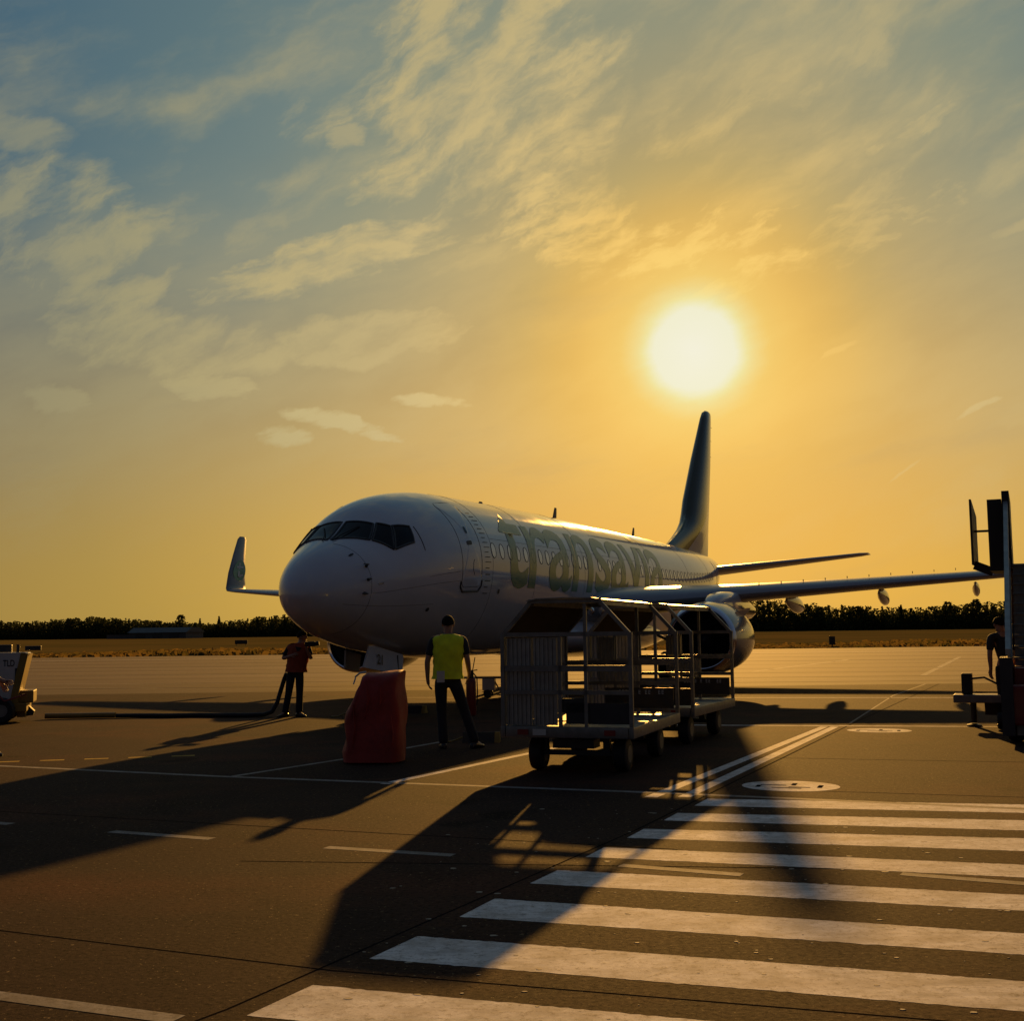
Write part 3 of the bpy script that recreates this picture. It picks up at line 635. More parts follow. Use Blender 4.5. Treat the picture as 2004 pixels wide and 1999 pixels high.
# engines
EX, EYS, EZ = 11.75, {1: 5.2, -1: 5.5}, 1.70
fl = lambda s_: .90 if s_ < 0 else 1.0
for side in (1, -1):
    EY = EYS[side]; o_ = (EX, side*EY, EZ); m = MB()
    m.lathe([(.16, .965), (.35, .995), (.7, 1.03), (1.2, 1.055), (1.8, 1.05), (2.4, 1.0), (2.9, .92), (3.3, .83), (3.31, .79), (2.9, .84), (2.2, .86)], o_, 'X', 56, 1.0, lambda q: .915 if q < 0 else 1.0, cap=False)
    e_ = m.build('engine', COWL, plane, smooth=40)
    m = MB(); m.lathe([(.16, .966), (.08, .935), (.02, .89), (0, .86), (.02, .83), (.08, .805), (.2, .785)], o_, 'X', 56, 1.0, lambda q: .915 if q < 0 else 1.0, cap=False); m.build('inlet_lip', METAL, e_, smooth=60)
    m = MB(); m.lathe([(.2, .786), (.5, .775), (.95, .79)], o_, 'X', 56, 1.0, lambda q: .93 if q < 0 else 1.0, cap=False); m.build('inlet_duct', INTAKE, e_, smooth=60)
    m = MB(); m.lathe([(1.0, .80), (1.0, .001)], o_, 'X', 40); m.build('fan_case', BLACK, e_)
    m = MB()
    for k in range(24):
        a = 2*math.pi*k/24; ca, sa = math.cos(a), math.sin(a)
        def bp_(r, dx, w): return (EX+.72+dx, side*EY+r*ca-w*sa, EZ+r*sa+w*ca)
        m.add([bp_(.24, 0, -.05), bp_(.24, .16, .05), bp_(.52, .13, .10), bp_(.77, .16, .13), bp_(.77, -.02, -.02), bp_(.52, 0, -.03)], [(0, 1, 2, 5), (5, 2, 3, 4)])
    m.build('fan', DKMET, e_)
    m = MB(); m.lathe([(.38, .002), (.42, .05), (.55, .14), (.72, .22), (.9, .25)], o_, 'X', 24); m.build('spinner', DKMET, e_, smooth=50)
    m = MB(); m.lathe([(2.2, .62), (3.3, .60), (4.2, .47), (4.2, .40), (3.4, .42)], o_, 'X', 36, cap=False); m.lathe([(3.4, .30), (4.2, .26), (4.9, .03)], o_, 'X', 24); m.build('exhaust_nozzle', DKMET, e_, smooth=40)
    m = MB(); rg = []
    for x, w, zb, zt in [(12.9, .04, 2.55, 2.70), (13.2, .20, 2.45, 2.86), (13.7, .28, 2.4, 2.99), (14.4, .31, 2.3, 3.06), (15.2, .30, 2.3, 3.08), (16.0, .27, 2.3, 3.10), (17.0, .20, 2.2, 2.95), (18.6, .12, 2.3, 2.8), (19.6, .02, 2.45, 2.65)]:
        rg.append([(x, side*EY+w*math.copysign(abs(math.cos(a))**.6, math.cos(a)), (zb+zt)/2+(zt-zb)/2*math.copysign(abs(math.sin(a))**.7, math.sin(a))) for a in [2*math.pi*j/20 for j in range(20)]])
    m.loft(rg); m.build('pylon', WHITE, plane, smooth=50)
    m = MB(); m.quad((12.7, side*(EY-side*0)-.72, EZ+.72), (13.9, side*EY-.78, EZ+.62), (13.9, side*EY-.98, EZ+.86), (13.5, side*EY-.95, EZ+.86)); m.build('strake', WHITE, e_)

# landing gear
def wheel(name, c, r, w, parent):
    m = MB(); m.lathe([(-w/2, r*.55), (-w/2, r*.80), (-w*.42, r*.93), (-w*.25, r), (w*.25, r), (w*.42, r*.93), (w/2, r*.80), (w/2, r*.55)], c, 'Y', 28); o = m.build(name, BLACK, parent, smooth=35)
    m = MB(); m.lathe([(-w*.51, r*.50), (-w*.40, r*.2), (w*.40, r*.2), (w*.51, r*.50)], c, 'Y', 20); m.build('rim', STEEL, o, smooth=35)
    return o
G0 = .12
m = MB(); m.tube([(4.04, 0, G0+.35), (4.04, 0, 1.2)], .06, 12); m.tube([(4.04, 0, 1.0), (4.0, 0, 1.9)], .09, 12); m.tube([(4.04, -.22, G0+.345), (4.04, .22, G0+.345)], .045, 10)
m.bar((4.02, 0, 1.1), (3.2, 0, 1.7), .06); m.bar((4.1, .0, .7), (4.28, 0, .95), .05)
ng = m.build('nose_gear', STEEL, plane, smooth=40)
wheel('nose_wheel', (4.04, -.2, G0+.345), .345, .2, ng); wheel('nose_wheel', (4.04, .2, G0+.345), .345, .2, ng)
m = MB(); m.lathe([(0, .02), (.02, .07), (.08, .075)], (3.93, .13, 1.35), 'X', 14); m.lathe([(0, .02), (.02, .07), (.08, .075)], (3.93, -.13, 1.35), 'X', 14); m.build('taxi_light', METAL, ng, smooth=40)
for y, nm in ((-.55, 1), (.55, 0)):
    V = [(2.05, 1.27), (2.36, 1.72), (2.55, 1.72), (3.86, 1.50), (3.90, 1.44), (3.80, 1.05)] if nm else [(3.2, 1.62), (3.9, 1.5), (3.85, 1.12), (3.2, 1.2)]; m = MB()
    m.loft([[(x, y-.02+(z-1.3)*.05*(1 if y > 0 else -1)*-1, z) for x, z in V], [(x, y+.02+(z-1.3)*.05*(1 if y > 0 else -1)*-1, z) for x, z in V]])
    nd = m.build('nose_gear_door', WHITE if nm else GREYP, plane)
    if nm:
        tag(nd, 'white nose gear door with black number 21')
        cu = bpy.data.curves.new('door_number', 'FONT'); cu.body = '21'; cu.size = .30; cu.offset = .006
        to = bpy.data.objects.new('door_number', cu); COL.objects.link(to); dg_ = bpy.context.evaluated_depsgraph_get()
        tm = bpy.data.meshes.new_from_object(to.evaluated_get(dg_)); bpy.data.objects.remove(to); tm.materials.clear(); tm.materials.append(INK)
        for v in tm.vertices: v.co = Vector((2.62+v.co.x, -.592, 1.33+v.co.y-.13*v.co.x))
        to = bpy.data.objects.new('door_number', tm); COL.objects.link(to); to.parent = nd
        MB().box((3.62, -.575, 1.29), (.03, .012, .40), Matrix.Rotation(-.12, 3, 'Y')).build('door_hinge', SEAM, nd)
for side in (1, -1):
    m = MB(); m.tube([(19.6, side*2.86, G0+.56), (19.6, side*2.75, 2.5)], .11, 12); m.tube([(19.6, side*2.4, G0+.56), (19.6, side*3.32, G0+.56)], .07, 10)
    m.bar((19.6, side*2.8, 1.5), (19.5, side*1.3, 2.2), .09); m.bar((19.72, side*2.86, .8), (19.95, side*2.83, 1.3), .05)
    mg = m.build('main_gear', STEEL, plane, smooth=40)
    wheel('main_wheel', (19.6, side*2.45, G0+.56), .565, .37, mg); wheel('main_wheel', (19.6, side*3.27, G0+.56), .565, .37, mg)
    MB().bbox((19.6, side*3.12, 1.75), (.85, .03, 1.15), .01).build('main_gear_door', GREYP, mg)

# ------------------------------------------------------------------ baggage carts (local: x across, y away along the cart, z up)
CW_, CL_, DECK, KNEE, TOP, INS = 1.60, 2.65, .53, 1.59, 1.985, .36
def make_cart(label, loc, rz, first=True):
    c = empty('baggage_cart', loc, rz); tag(c, label, 'baggage cart', 'baggage carts coupled in a row')
    d_ = MB(); d_.bbox((CW_/2, CL_/2, DECK-.015), (CW_-.10, CL_-.06, .03), .004).build('deck', ALU, c)
    m = MB()
    for x in (.03, CW_-.03): m.bbox((x, CL_/2, DECK-.055), (.06, CL_, .13), .012)
    for y in (.03, CL_-.03): m.bbox((CW_/2, y, DECK-.055), (CW_-.13, .06, .13), .012)
    for y in (.5, 1.0, 1.6, 2.15): m.box((CW_/2, y, DECK-.08), (CW_-.13, .05, .07))
    m.build('chassis_frame', STEEL, c, smooth=30)
    for y in (.03, CL_-.03):
        m = MB(); b_ = .05
        prof = [(.03, DECK+.01), (.03, KNEE), (.03+INS, TOP), (CW_-.03-INS, TOP), (CW_-.03, KNEE), (CW_-.03, DECK+.01)]
        for (xa, za), (xb, zb) in zip(prof, prof[1:]): m.bar((xa, y, za), (xb, y, zb), b_, .045)
        for xa, za in prof[1:-1]: m.box((xa, y, za), (.052, .052, .052))
        e_ = m.build('end_frame', STEEL, c)
        m = MB()
        for z, h_ in ((1.205, .07), (.93, .05), (KNEE+.01, .05)): m.box((CW_/2, y, z), (CW_-.11, .035, h_))
        m.build('rail', STEEL, e_)
        m = MB()
        for x in (.73, .79+.25): m.bar((x, y, DECK+.01), (x, y, KNEE-.02 if x < .8 else TOP-.03), .035, .04)
        m.build('post', STEEL, e_)
    def corr(x0, x1, z0, z1, y, name='corrugated_panel'):
        pts = []; x = x0; p = .052; k = 0
        while x < x1-.001:
            for dx, dy in ((0, 0), (.018, 0), (.024, .016), (.046, .016)): pts.append((min(x+dx, x1), y+dy))
            x += p
        pts.append((x1, y)); m = MB()
        m.loft([[(a, b_, z0) for a, b_ in pts]+[(a, b_+.004, z0) for a, b_ in reversed(pts)], [(a, b_, z1) for a, b_ in pts]+[(a, b_+.004, z1) for a, b_ in reversed(pts)]]); return m.build(name, ALU, c)
    if first: corr(.07, .37, DECK+.02, KNEE-.03, .06); corr(.40, .68, DECK+.02, KNEE-.03, .06)
    corr(.50, .74, 1.24, KNEE-.04, CL_-.10); corr(.50, 1.06, .96, 1.17, CL_-.10)
    for z0, z1 in ((DECK+.02, .84),): MB().box((CW_/2+.26, CL_-.07, (z0+z1)/2+.04), (CW_-.66, .012, z1-z0-.02)).build('end_board', DKMET, c)
    if first:
        MB().box((1.19, .05, .69), (.80, .012, .24)).build('end_board', DKMET, c); MB().box((.88, .05, .78), (.26, .012, .16)).build('end_board', DKMET, c)
    # roof sheet and side rails
    m = MB(); rp = [(.03+INS-.04, TOP+.012), (.03+INS+.08, TOP+.036), (CW_/2, TOP+.044), (CW_-.03-INS-.08, TOP+.036), (CW_-.03-INS+.04, TOP+.012)]
    m.loft([[(x, y, z) for x, z in rp]+[(x, y, z-.012) for x, z in reversed(rp)] for y in (-.03, CL_+.03)]); m.build('roof', ALU, c, smooth=30)
    for x in (.03+INS, CW_-.03-INS): MB().bar((x, .06, TOP-.02), (x, CL_-.06, TOP-.02), .04, .06).build('roof_rail', STEEL, c)
    MB().bar((.03, .06, KNEE), (.03, CL_-.06, KNEE), .04).build('side_rail', STEEL, c)
    for z in (1.2, .93): MB().bar((.045, .06, z), (.045, CL_-.06, z), .035).build('side_rail', STEEL, c)
    for y in (.9, 1.76): MB().bar((.045, y, DECK+.01), (.045, y, KNEE-.03), .035).build('post', STEEL, c)
    pts = []; y = .07
    while y < CL_-.08: pts += [(y, 0), (y+.02, 0), (y+.026, .014), (y+.05, .014)]; y += .056
    m = MB(); m.loft([[(.008+dx, y, z) for y, dx in pts]+[(.012+dx, y, z) for y, dx in reversed(pts)] for z in (DECK+.02, KNEE-.03)]); m.build('corrugated_side', ALU, c)
    m = MB(); cs = [(.012, KNEE-.03), (.02, KNEE+.01), (.03+INS-.035, TOP+.005)]
    m.loft([[(x, y, z) for x, z in cs]+[(x+.006, y, z-.006) for x, z in reversed(cs)] for y in (.02, CL_-.02)]); m.build('side_curtain', TARP, c)
    # running gear
    for y in (.42, CL_-.50):
        m = MB(); m.bar((.22, y, .21), (CW_-.22, y, .21), .06); m.box((CW_/2, y, .32), (.5, .28, .10))
        for x in (.42, CW_-.42): m.bar((x, y-.02, .21), (x, y-.02, .42), .08)
        m.build('axle', DKMET, c)
        for x in (.34, CW_-.24):
            w = MB(); w.lathe([(-.085, .10), (-.085, .155), (-.07, .19), (-.03, .205), (.03, .205), (.07, .19), (.085, .155), (.085, .10)], (x, y, .205), 'X', 24); o = w.build('wheel', BLACK, c, smooth=35)
            h_ = MB(); h_.lathe([(-.088, .10), (-.05, .03), (.05, .03), (.088, .10)], (x, y, .205), 'X', 16); h_.build('rim', STEEL, o, smooth=35)
    m = MB(); m.bar((CW_/2-.2, CL_-.3, .30), (CW_/2, CL_+.45, .30), .05); m.bar((CW_/2+.2, CL_-.3, .30), (CW_/2, CL_+.45, .30), .05); m.lathe([(.27, .07), (.33, .07)], (CW_/2, CL_+.5, 0), 'Z', 12); m.build('tow_bar', DKMET, c)
    for x in (.28, CW_-.28): MB().box((x, -.006, DECK-.055), (.13, .012, .06)).build('reflector', REDM, c)
    MB().box((.48, -.006, DECK-.055), (.16, .012, .07)).build('number_plate', CREAM, c)
    # stencilled number on the far sill (worn beyond reading)
    m = MB(); m.cur = 0
    for k, s_ in enumerate('11111 1 11  11'):
        if s_ == '1':
            for z in (0, .022, .044): m.box((.80+k*.045, CL_-.08, .79+z), (.026, .004, .010))
            m.box((.79+k*.045, CL_-.08, .812), (.007, .004, .05))
    m.build('stencil', WHT, c)
    return c
make_cart('open baggage cart with ribbed end panel, the nearer to the crossing', (-.167, 14.49, 0), R(-19))
make_cart('open baggage cart standing in front of the engine, behind the ribbed one', (1.06, 18.03, 0), R(-22.5), True)

# ------------------------------------------------------------------ red canvas covered trolley below the nose
c = empty('covered_trolley', (-1.79, 15.95, 0), R(-6)); tag(c, 'dark red canvas hood over a trolley in front of the nose gear', 'covered trolley')
prof = [(-.37, .02), (-.385, .14), (-.36, .28), (-.355, .52), (-.33, .66), (-.27, .82), (-.20, .96), (-.165, 1.02), (-.15, 1.10), (-.10, 1.135), (.10, 1.145), (.33, 1.165), (.365, 1.15), (.372, .9), (.375, .5), (.368, .25), (.36, .02)]
dense = []
for (xa, za), (xb, zb) in zip(prof, prof[1:]):
    for k in range(4): dense.append((xa+(xb-xa)*k/4, za+(zb-za)*k/4))
dense.append(prof[-1]); m = MB(); rg = []; ND = 22
for i in range(ND+1):
    v = -1+2*i/ND; k = (1-abs(v)**2.3)**.5 if abs(v) < 1 else 0.0; ring = []
    for j, (x, z) in enumerate(dense):
        h_ = z/1.16; wv = .016*math.sin(7*x+4*z+3*v)+.011*math.sin(13*z-8*x+4*v*v)+.008*math.sin(23*x+9*z)
        sag = .012*math.sin(3.1*z+1.0)*(1-h_)
        ring.append((x*(.72+.28*k)+wv*.7+sag*math.copysign(1, x), v*(.38-.08*h_)+wv*1.2, .02+(z-.02)*(.90+.10*k)+wv*.35*h_))
    rg.append(ring)
m.loft(rg, True, True); m.build('canvas_hood', REDC, c, smooth=60)
m = MB()
for x, y0, z0, z1 in [(-.05, -.352, .55, 1.05), (.12, -.355, .62, 1.02), (-.22, -.345, .15, .75), (.27, -.352, .1, .6)]:
    m.tube([(x, y0, z1), (x+.03, y0-.016, (z0+z1)/2), (x-.015, y0, z0)], [.004, .016, .004], 6)
m.build('canvas_fold', REDC, c, smooth=60)
m = MB(); m.tube([(-.2, -.30, 1.09), (-.13, -.33, 1.14), (-.05, -.33, 1.15)], .012, 6); m.tube([(-.19, -.32, 1.08), (-.21, -.35, 1.0)], .010, 6); m.build('tie_strap', REFL, c)
for x in (-.26, .26):
    w = MB(); w.lathe([(-.03, .04), (-.03, .08), (.03, .08), (.03, .04)], (x, .28, .08), 'X', 14); w.build('wheel', BLACK, c, smooth=40)

# wheel chocks
def chock(loc, rz, label, L=.42):
    c = empty('wheel_chock', loc, rz); tag(c, label, 'wheel chock', 'wheel chocks on the apron')
    m = MB(); m.loft([[(x, -.09, 0), (x, .09, 0), (x, .02, .15), (x, -.02, .15)] for x in (-L/2, -L/2+.02, L/2-.07)]); m.build('block', BLACK, c)
    m = MB(); m.loft([[(x, -.092, 0), (x, .092, 0), (x, .022, .153), (x, -.022, .153)] for x in (L/2-.069, L/2+.005)]); m.build('end_cap', YELM, c)
    m = MB(); m.tube([(-L/2, 0, .08), (-L/2-.12, .05, .03), (-L/2-.2, -.02, .012), (-L/2-.3, .06, .012)], .012, 6); m.build('rope', YELM, c)
chock((-.50, 18.55, 0), R(-6), 'black wheel chock with yellow end by the right foot of the man in yellow', .55)
chock((-3.15, 24.7, 0), R(14), 'black wheel chock lying to the left of the red hood', .40)
chock((-2.02, 25.6, 0), R(-20), 'black wheel chock half hidden to the right of the red hood', .40)

# ------------------------------------------------------------------ fire extinguisher and tow bar head behind the man
c = empty('fire_extinguisher', (-.86, 24.6, 0)); tag(c, 'red fire extinguisher standing behind the man in the yellow vest', 'fire extinguisher')
m = MB(); m.lathe([(.0, .085), (.03, .10), (.66, .10), (.74, .085), (.79, .04), (.83, .035), (.84, .0)], (0, 0, 0), 'Z', 20); m.build('cylinder', REDM, c, smooth=40)
m = MB(); m.tube([(0, 0, .83), (0, 0, .88)], .03, 10); m.bar((-.02, 0, .88), (.13, 0, .90), .02); m.build('valve', DKMET, c)
m = MB(); m.tube([(.03, -.02, .86), (.12, -.06, .75), (.13, -.08, .45), (.115, -.07, .2)], .014, 6); m.build('hose', BLACK, c)
c = empty('tow_bar', (-.66, 31.5, 0), R(-8)); tag(c, 'aircraft tow bar on small wheels lying beyond the red extinguisher', 'tow bar')
m = MB(); m.tube([(-.85, 0, .50), (.32, 0, .50)], .03, 10); m.tube([(.32, 0, .50), (.55, .0, .49)], [.03, .01], 8); m.build('bar', STEEL, c, smooth=40)
m = MB(); m.bbox((.02, 0, .33), (.32, .26, .30), .02); m.build('axle_box', CREAM, c)
m = MB(); m.bar((.16, 0, .42), (.36, -.02, .06), .03); m.bar((-.1, 0, .2), (-.1, 0, .1), .03); m.build('stand', STEEL, c)
for y in (-.17, .17):
    w = MB(); w.lathe([(-.03, .05), (-.03, .1), (.03, .1), (.03, .05)], (.0, y, .10), 'Y', 16); w.build('wheel', BLACK, c, smooth=40)

# ------------------------------------------------------------------ ground power unit at the left edge
c = empty('ground_power_unit', (-9.68, 24.55, 0), R(17)); tag(c, 'white and yellow ground power unit with black letters TLD', 'power unit')
m = MB()   # sheet metal hood, sloping front
sec_ = [(-2.05, .34), (-2.05, 1.36), (-.02, 1.36), (.02, 1.33), (-.14, .58), (-.15, .34)]
m.loft([[(x, y, z) for x, z in sec_] for y in (-.55, .55)]); m.build('hood', CREAM, c)
m = MB(); m.loft([[(-.10, y, 1.365), (.035, y, 1.335), (-.12, y, .57), (-.14, y, .36), (-.28, y, .36), (-.25, y, .58)] for y in (-.565, .565)]); m.build('front_corner', YELM, c)
m = MB(); m.bbox((-1.05, 0, .30), (2.16, 1.15, .16), .02); m.bbox((-.03, 0, .50), (.34, .8, .24), .02); m.box((-.08, 0, .25), (.16, .7, .3)); m.build('chassis', YELM, c)
m = MB(); m.loft([[(x, y, z) for x, z in [(-.1, .10), (.12, .12), (.14, .2), (.04, .30), (-.1, .26)]] for y in (-.12, .12)]); m.build('hitch', DKMET, c)
for x, z0, z1 in [(-1.75, .85, 1.2), (-.17, .84, 1.06)]:
    MB().box((x, -.556, (z0+z1)/2), (.055 if x > -1 else .5, .012, z1-z0)).build('vent', INK, c)
cu = bpy.data.curves.new('letters', 'FONT'); cu.body = 'TLD'; cu.size = .175; cu.offset = .003
to = bpy.data.objects.new('letters', cu); COL.objects.link(to); dg_ = bpy.context.evaluated_depsgraph_get()
tm = bpy.data.meshes.new_from_object(to.evaluated_get(dg_)); bpy.data.objects.remove(to); tm.materials.clear(); tm.materials.append(INK)
for v in tm.vertices: v.co = Vector((-.42+v.co.x*.66, -.556, 1.10+v.co.y))
to = bpy.data.objects.new('letters', tm); COL.objects.link(to); to.parent = c
m = MB(); m.bbox((-.44, .1, 1.44), (.24, .2, .15), .015); m.tube([(-.2, 0, 1.36), (-.2, 0, 1.52)], .035, 10); m.bbox((.08, 0, 1.44), (.30, .12, .09), .01); m.build('beacon_bracket', DKMET, c)
for y in (-.62, .62):
    for x in (-.42, -1.7):
        w = MB(); w.lathe([(-.09, .12), (-.09, .21), (-.05, .25), (.05, .25), (.09, .21), (.09, .12)], (x, y, .25), 'Y', 24); o = w.build('wheel', BLACK, c, smooth=40)
        w = MB(); w.lathe([(-.092, .12), (-.05, .04), (.05, .04), (.092, .12)], (x, y, .25), 'Y', 16); w.build('rim', STEEL, o, smooth=40)
m = MB(); m.tube([(-.78, -.70, 1.0), (-.62, -.78, .78), (-.36, -.8, .44)], .014, 8); m.tube([(-.36, -.8, .44), (.02, -.72, .56)], .016, 8); m.build('tow_handle', REDM, c)

# power cable from the unit to the man beside the nose
tag(MB().tube([(-9.5, 25.0, .07), (-9.0, 25.15, .06), (-8.4, 25.2, .06), (-8.12, 25.15, .06)], .055, 10).build('yellow_sleeve', YELM, smooth=60), 'thick yellow cable sleeve lying on the apron beside the power unit', 'cable sleeve')
pts = [(-8.1, 25.12, .05), (-7.6, 25.2, .045), (-7.0, 25.05, .045), (-6.4, 25.12, .045), (-5.9, 24.95, .045), (-5.4, 24.85, .045), (-5.05, 24.88, .05), (-4.9, 24.95, .10), (-4.80, 25.0, .28), (-4.73, 25.0, .52), (-4.66, 24.98, .74), (-4.60, 24.92, .86)]
tag(MB().tube(pts, .045, 10).build('power_cable', BLACK, smooth=60), 'thick black power cable running along the ground to the man by the nose', 'cable')

# ------------------------------------------------------------------ passenger stairs at the right edge (local: x to the right, y up the flight)
c = empty('passenger_stairs', (6.72, 17.0, 0), R(-23)); tag(c, 'mobile passenger stairs with dark side panels and red chassis', 'boarding stairs')
SW, TOPY, TOPZ, N = 1.75, 4.1, 2.66, 15
m = MB(); m.bbox((SW/2, 2.5, .55), (SW-.1, 5.0, .55), .03); m.bbox((SW/2, 2.6, .9), (SW-.3, 4.4, .3), .02); m.build('chassis', REDM, c)
m = MB(); m.loft([[(x, -.06, .14), (x, 1.3, .14), (x, 1.3, 1.02), (x, .9, 1.20), (x, -.06, 1.20)] for x in (-.02, .14)]); m.build('side_skirt', DKMET, c)
m = MB(); m.loft([[(x, -.06, .14), (x, 1.3, .14), (x, 1.3, 1.02), (x, .9, 1.20), (x, -.06, 1.20)] for x in (SW-.14, SW+.02)]); m.build('side_skirt', DKMET, c)
for k in range(N):
    f_ = k/(N-1); y = .12+f_*(TOPY-.12); z = .32+f_*(TOPZ-.32)
    tr = MB(); tr.bbox((SW/2, y+.13, z), (SW-.30, .30, .035), .008); o = tr.build('step', STEEL, c)
    MB().box((SW/2, y+.012, z-.103), (SW-.32, .012, .168)).build('riser', STEEL, o)
MB().bbox((SW/2, 4.95, TOPZ), (SW-.1, 1.45, .07), .01).build('platform', STEEL, c)
for x in (.10, SW-.10):
    m = MB(); m.loft([[(x+dx, 0, .25), (x+dx, TOPY, TOPZ-.1), (x+dx, TOPY, TOPZ+.12), (x+dx, 0, .47)] for dx in (-.03, .03)]); m.build('stringer', STEEL, c)
    m = MB(); m.loft([[(x+dx, -.02, 1.24), (x+dx, TOPY, TOPZ+1.02), (x+dx, TOPY, TOPZ+1.10), (x+dx, -.02, 1.32)] for dx in (-.035, .035)]); m.build('handrail', ALU, c, smooth=30)
    m = MB(); m.loft([[(x+dx, .1, .52), (x+dx, TOPY, TOPZ+.14), (x+dx, TOPY, TOPZ+1.0), (x+dx, .1, 1.26)] for dx in (-.012, .012)]); m.build('side_panel', ALU, c)
    m = MB(); m.loft([[(x+dx-(.0), 4.12, TOPZ+.04), (x+dx, 5.7, TOPZ-.0), (x+dx, 5.72, TOPZ+1.22), (x+dx, 4.12, TOPZ+1.28)] for dx in (-.06, .06)]); m.build('platform_guard', INK, c)
m = MB(); m.loft([[(-.22, 4.9, TOPZ-.05), (-.19, 6.4, TOPZ-.05), (-.19, 6.4, TOPZ+1.18), (-.22, 4.9, TOPZ+1.22)], [(.02, 4.9, TOPZ-.05), (.02, 6.4, TOPZ-.05), (.02, 6.4, TOPZ+1.18), (.02, 4.9, TOPZ+1.22)]]); m.build('folding_guard', INK, c)
m = MB(); m.loft([[(-.56, 5.9, TOPZ+.12), (-.50, 6.4, TOPZ+.10), (-.50, 6.4, TOPZ+1.05), (-.56, 5.9, TOPZ+1.34)], [(-.52, 5.9, TOPZ+.12), (-.46, 6.4, TOPZ+.10), (-.46, 6.4, TOPZ+1.05), (-.52, 5.9, TOPZ+1.34)]])
m.bar((-.52, 6.1, TOPZ+.12), (-.2, 6.1, TOPZ-.02), .10, .16); m.bar((-.5, 6.1, TOPZ+.75), (-.2, 6.1, TOPZ+.75), .04); m.build('swing_guard', INK, c)
for x in (.12, SW-.12):
    m = MB(); m.bar((x, 4.4, .8), (x, 5.5, TOPZ-.05), .10); m.bar((x, 5.3, .8), (x, 4.5, TOPZ-.05), .08); m.build('lift_arm', DKMET, c)
    for y in (.75, 4.1):
        w = MB(); w.lathe([(-.11, .15), (-.11, .27), (-.06, .31), (.06, .31), (.11, .27), (.11, .15)], (x+.03 if x < 1 else x-.03, y, .31), 'X', 24); o = w.build('wheel', BLACK, c, smooth=40)
        w = MB(); w.lathe([(-.112, .15), (-.06, .05), (.06, .05), (.112, .15)], (x+.03 if x < 1 else x-.03, y, .31), 'X', 16); w.build('rim', STEEL, o, smooth=40)
# side console with stabiliser jack
m = MB(); m.bbox((-.36, 3.45, .46), (.95, .55, .13), .015); m.build('console_shelf', STEEL, c)
m = MB(); m.bbox((-.62, 3.42, .70), (.17, .22, .34), .02); m.build('control_box', INK, c)
m = MB(); m.tube([(-.54, 3.45, .40), (-.54, 3.45, .06)], .05, 12); m.lathe([(0, .12), (.03, .12), (.05, .05)], (-.54, 3.45, 0), 'Z', 16); m.build('jack', DKMET, c, smooth=40)
m = MB(); m.tube([(-.55, 3.42, .78), (-.35, 3.42, .80), (-.15, 3.3, .70), (.05, 3.2, .52)], .018, 8); m.tube([(-.5, 3.4, .56), (.05, 3.4, .56)], .012, 6); m.build('hydraulic_hose', BLACK, c, smooth=40)
m = MB(); m.loft([[(x, 3.2, .39), (x, 3.7, .39), (x, 3.6, .2), (x, 3.3, .2)] for x in (-.36, -.05)]); m.build('bracket', DKMET, c)
w = MB(); w.lathe([(-.05, .05), (-.05, .13), (.05, .13), (.05, .05)], (-.12, 3.1, .13), 'X', 18); w.build('caster', BLACK, c, smooth=40)

# ------------------------------------------------------------------ people
def skin_mesh(name, joints, bones, mat, parent, root, sub=2):
    """one continuous surface grown round a skeleton; joints: name -> (x, y, z, r[, r2])"""
    bm = bmesh.new(); L = bm.verts.layers.skin.verify(); vs = {}
    for k, j in joints.items():
        v = bm.verts.new(j[:3]); v[L].radius = (j[3], j[4] if len(j) > 4 else j[3]); v[L].use_root = (k == root); vs[k] = v
    for a, b_ in bones: bm.edges.new((vs[a], vs[b_]))
    me = bpy.data.meshes.new(name); bm.to_mesh(me); bm.free(); me.materials.append(mat)
    o = bpy.data.objects.new(name, me); COL.objects.link(o)
    o.modifiers.new('skin', 'SKIN').use_smooth_shade = True; s_ = o.modifiers.new('sub', 'SUBSURF'); s_.levels = s_.render_levels = sub
    dg_ = bpy.context.evaluated_depsgraph_get(); me2 = bpy.data.meshes.new_from_object(o.evaluated_get(dg_)); o.modifiers.clear(); o.data = me2; me2.name = name
    me2.shade_smooth()
    if parent is not None: o.parent = parent
    return o
def lerp(a, b_, f): return tuple(a[i]+(b_[i]-a[i])*f for i in range(3))
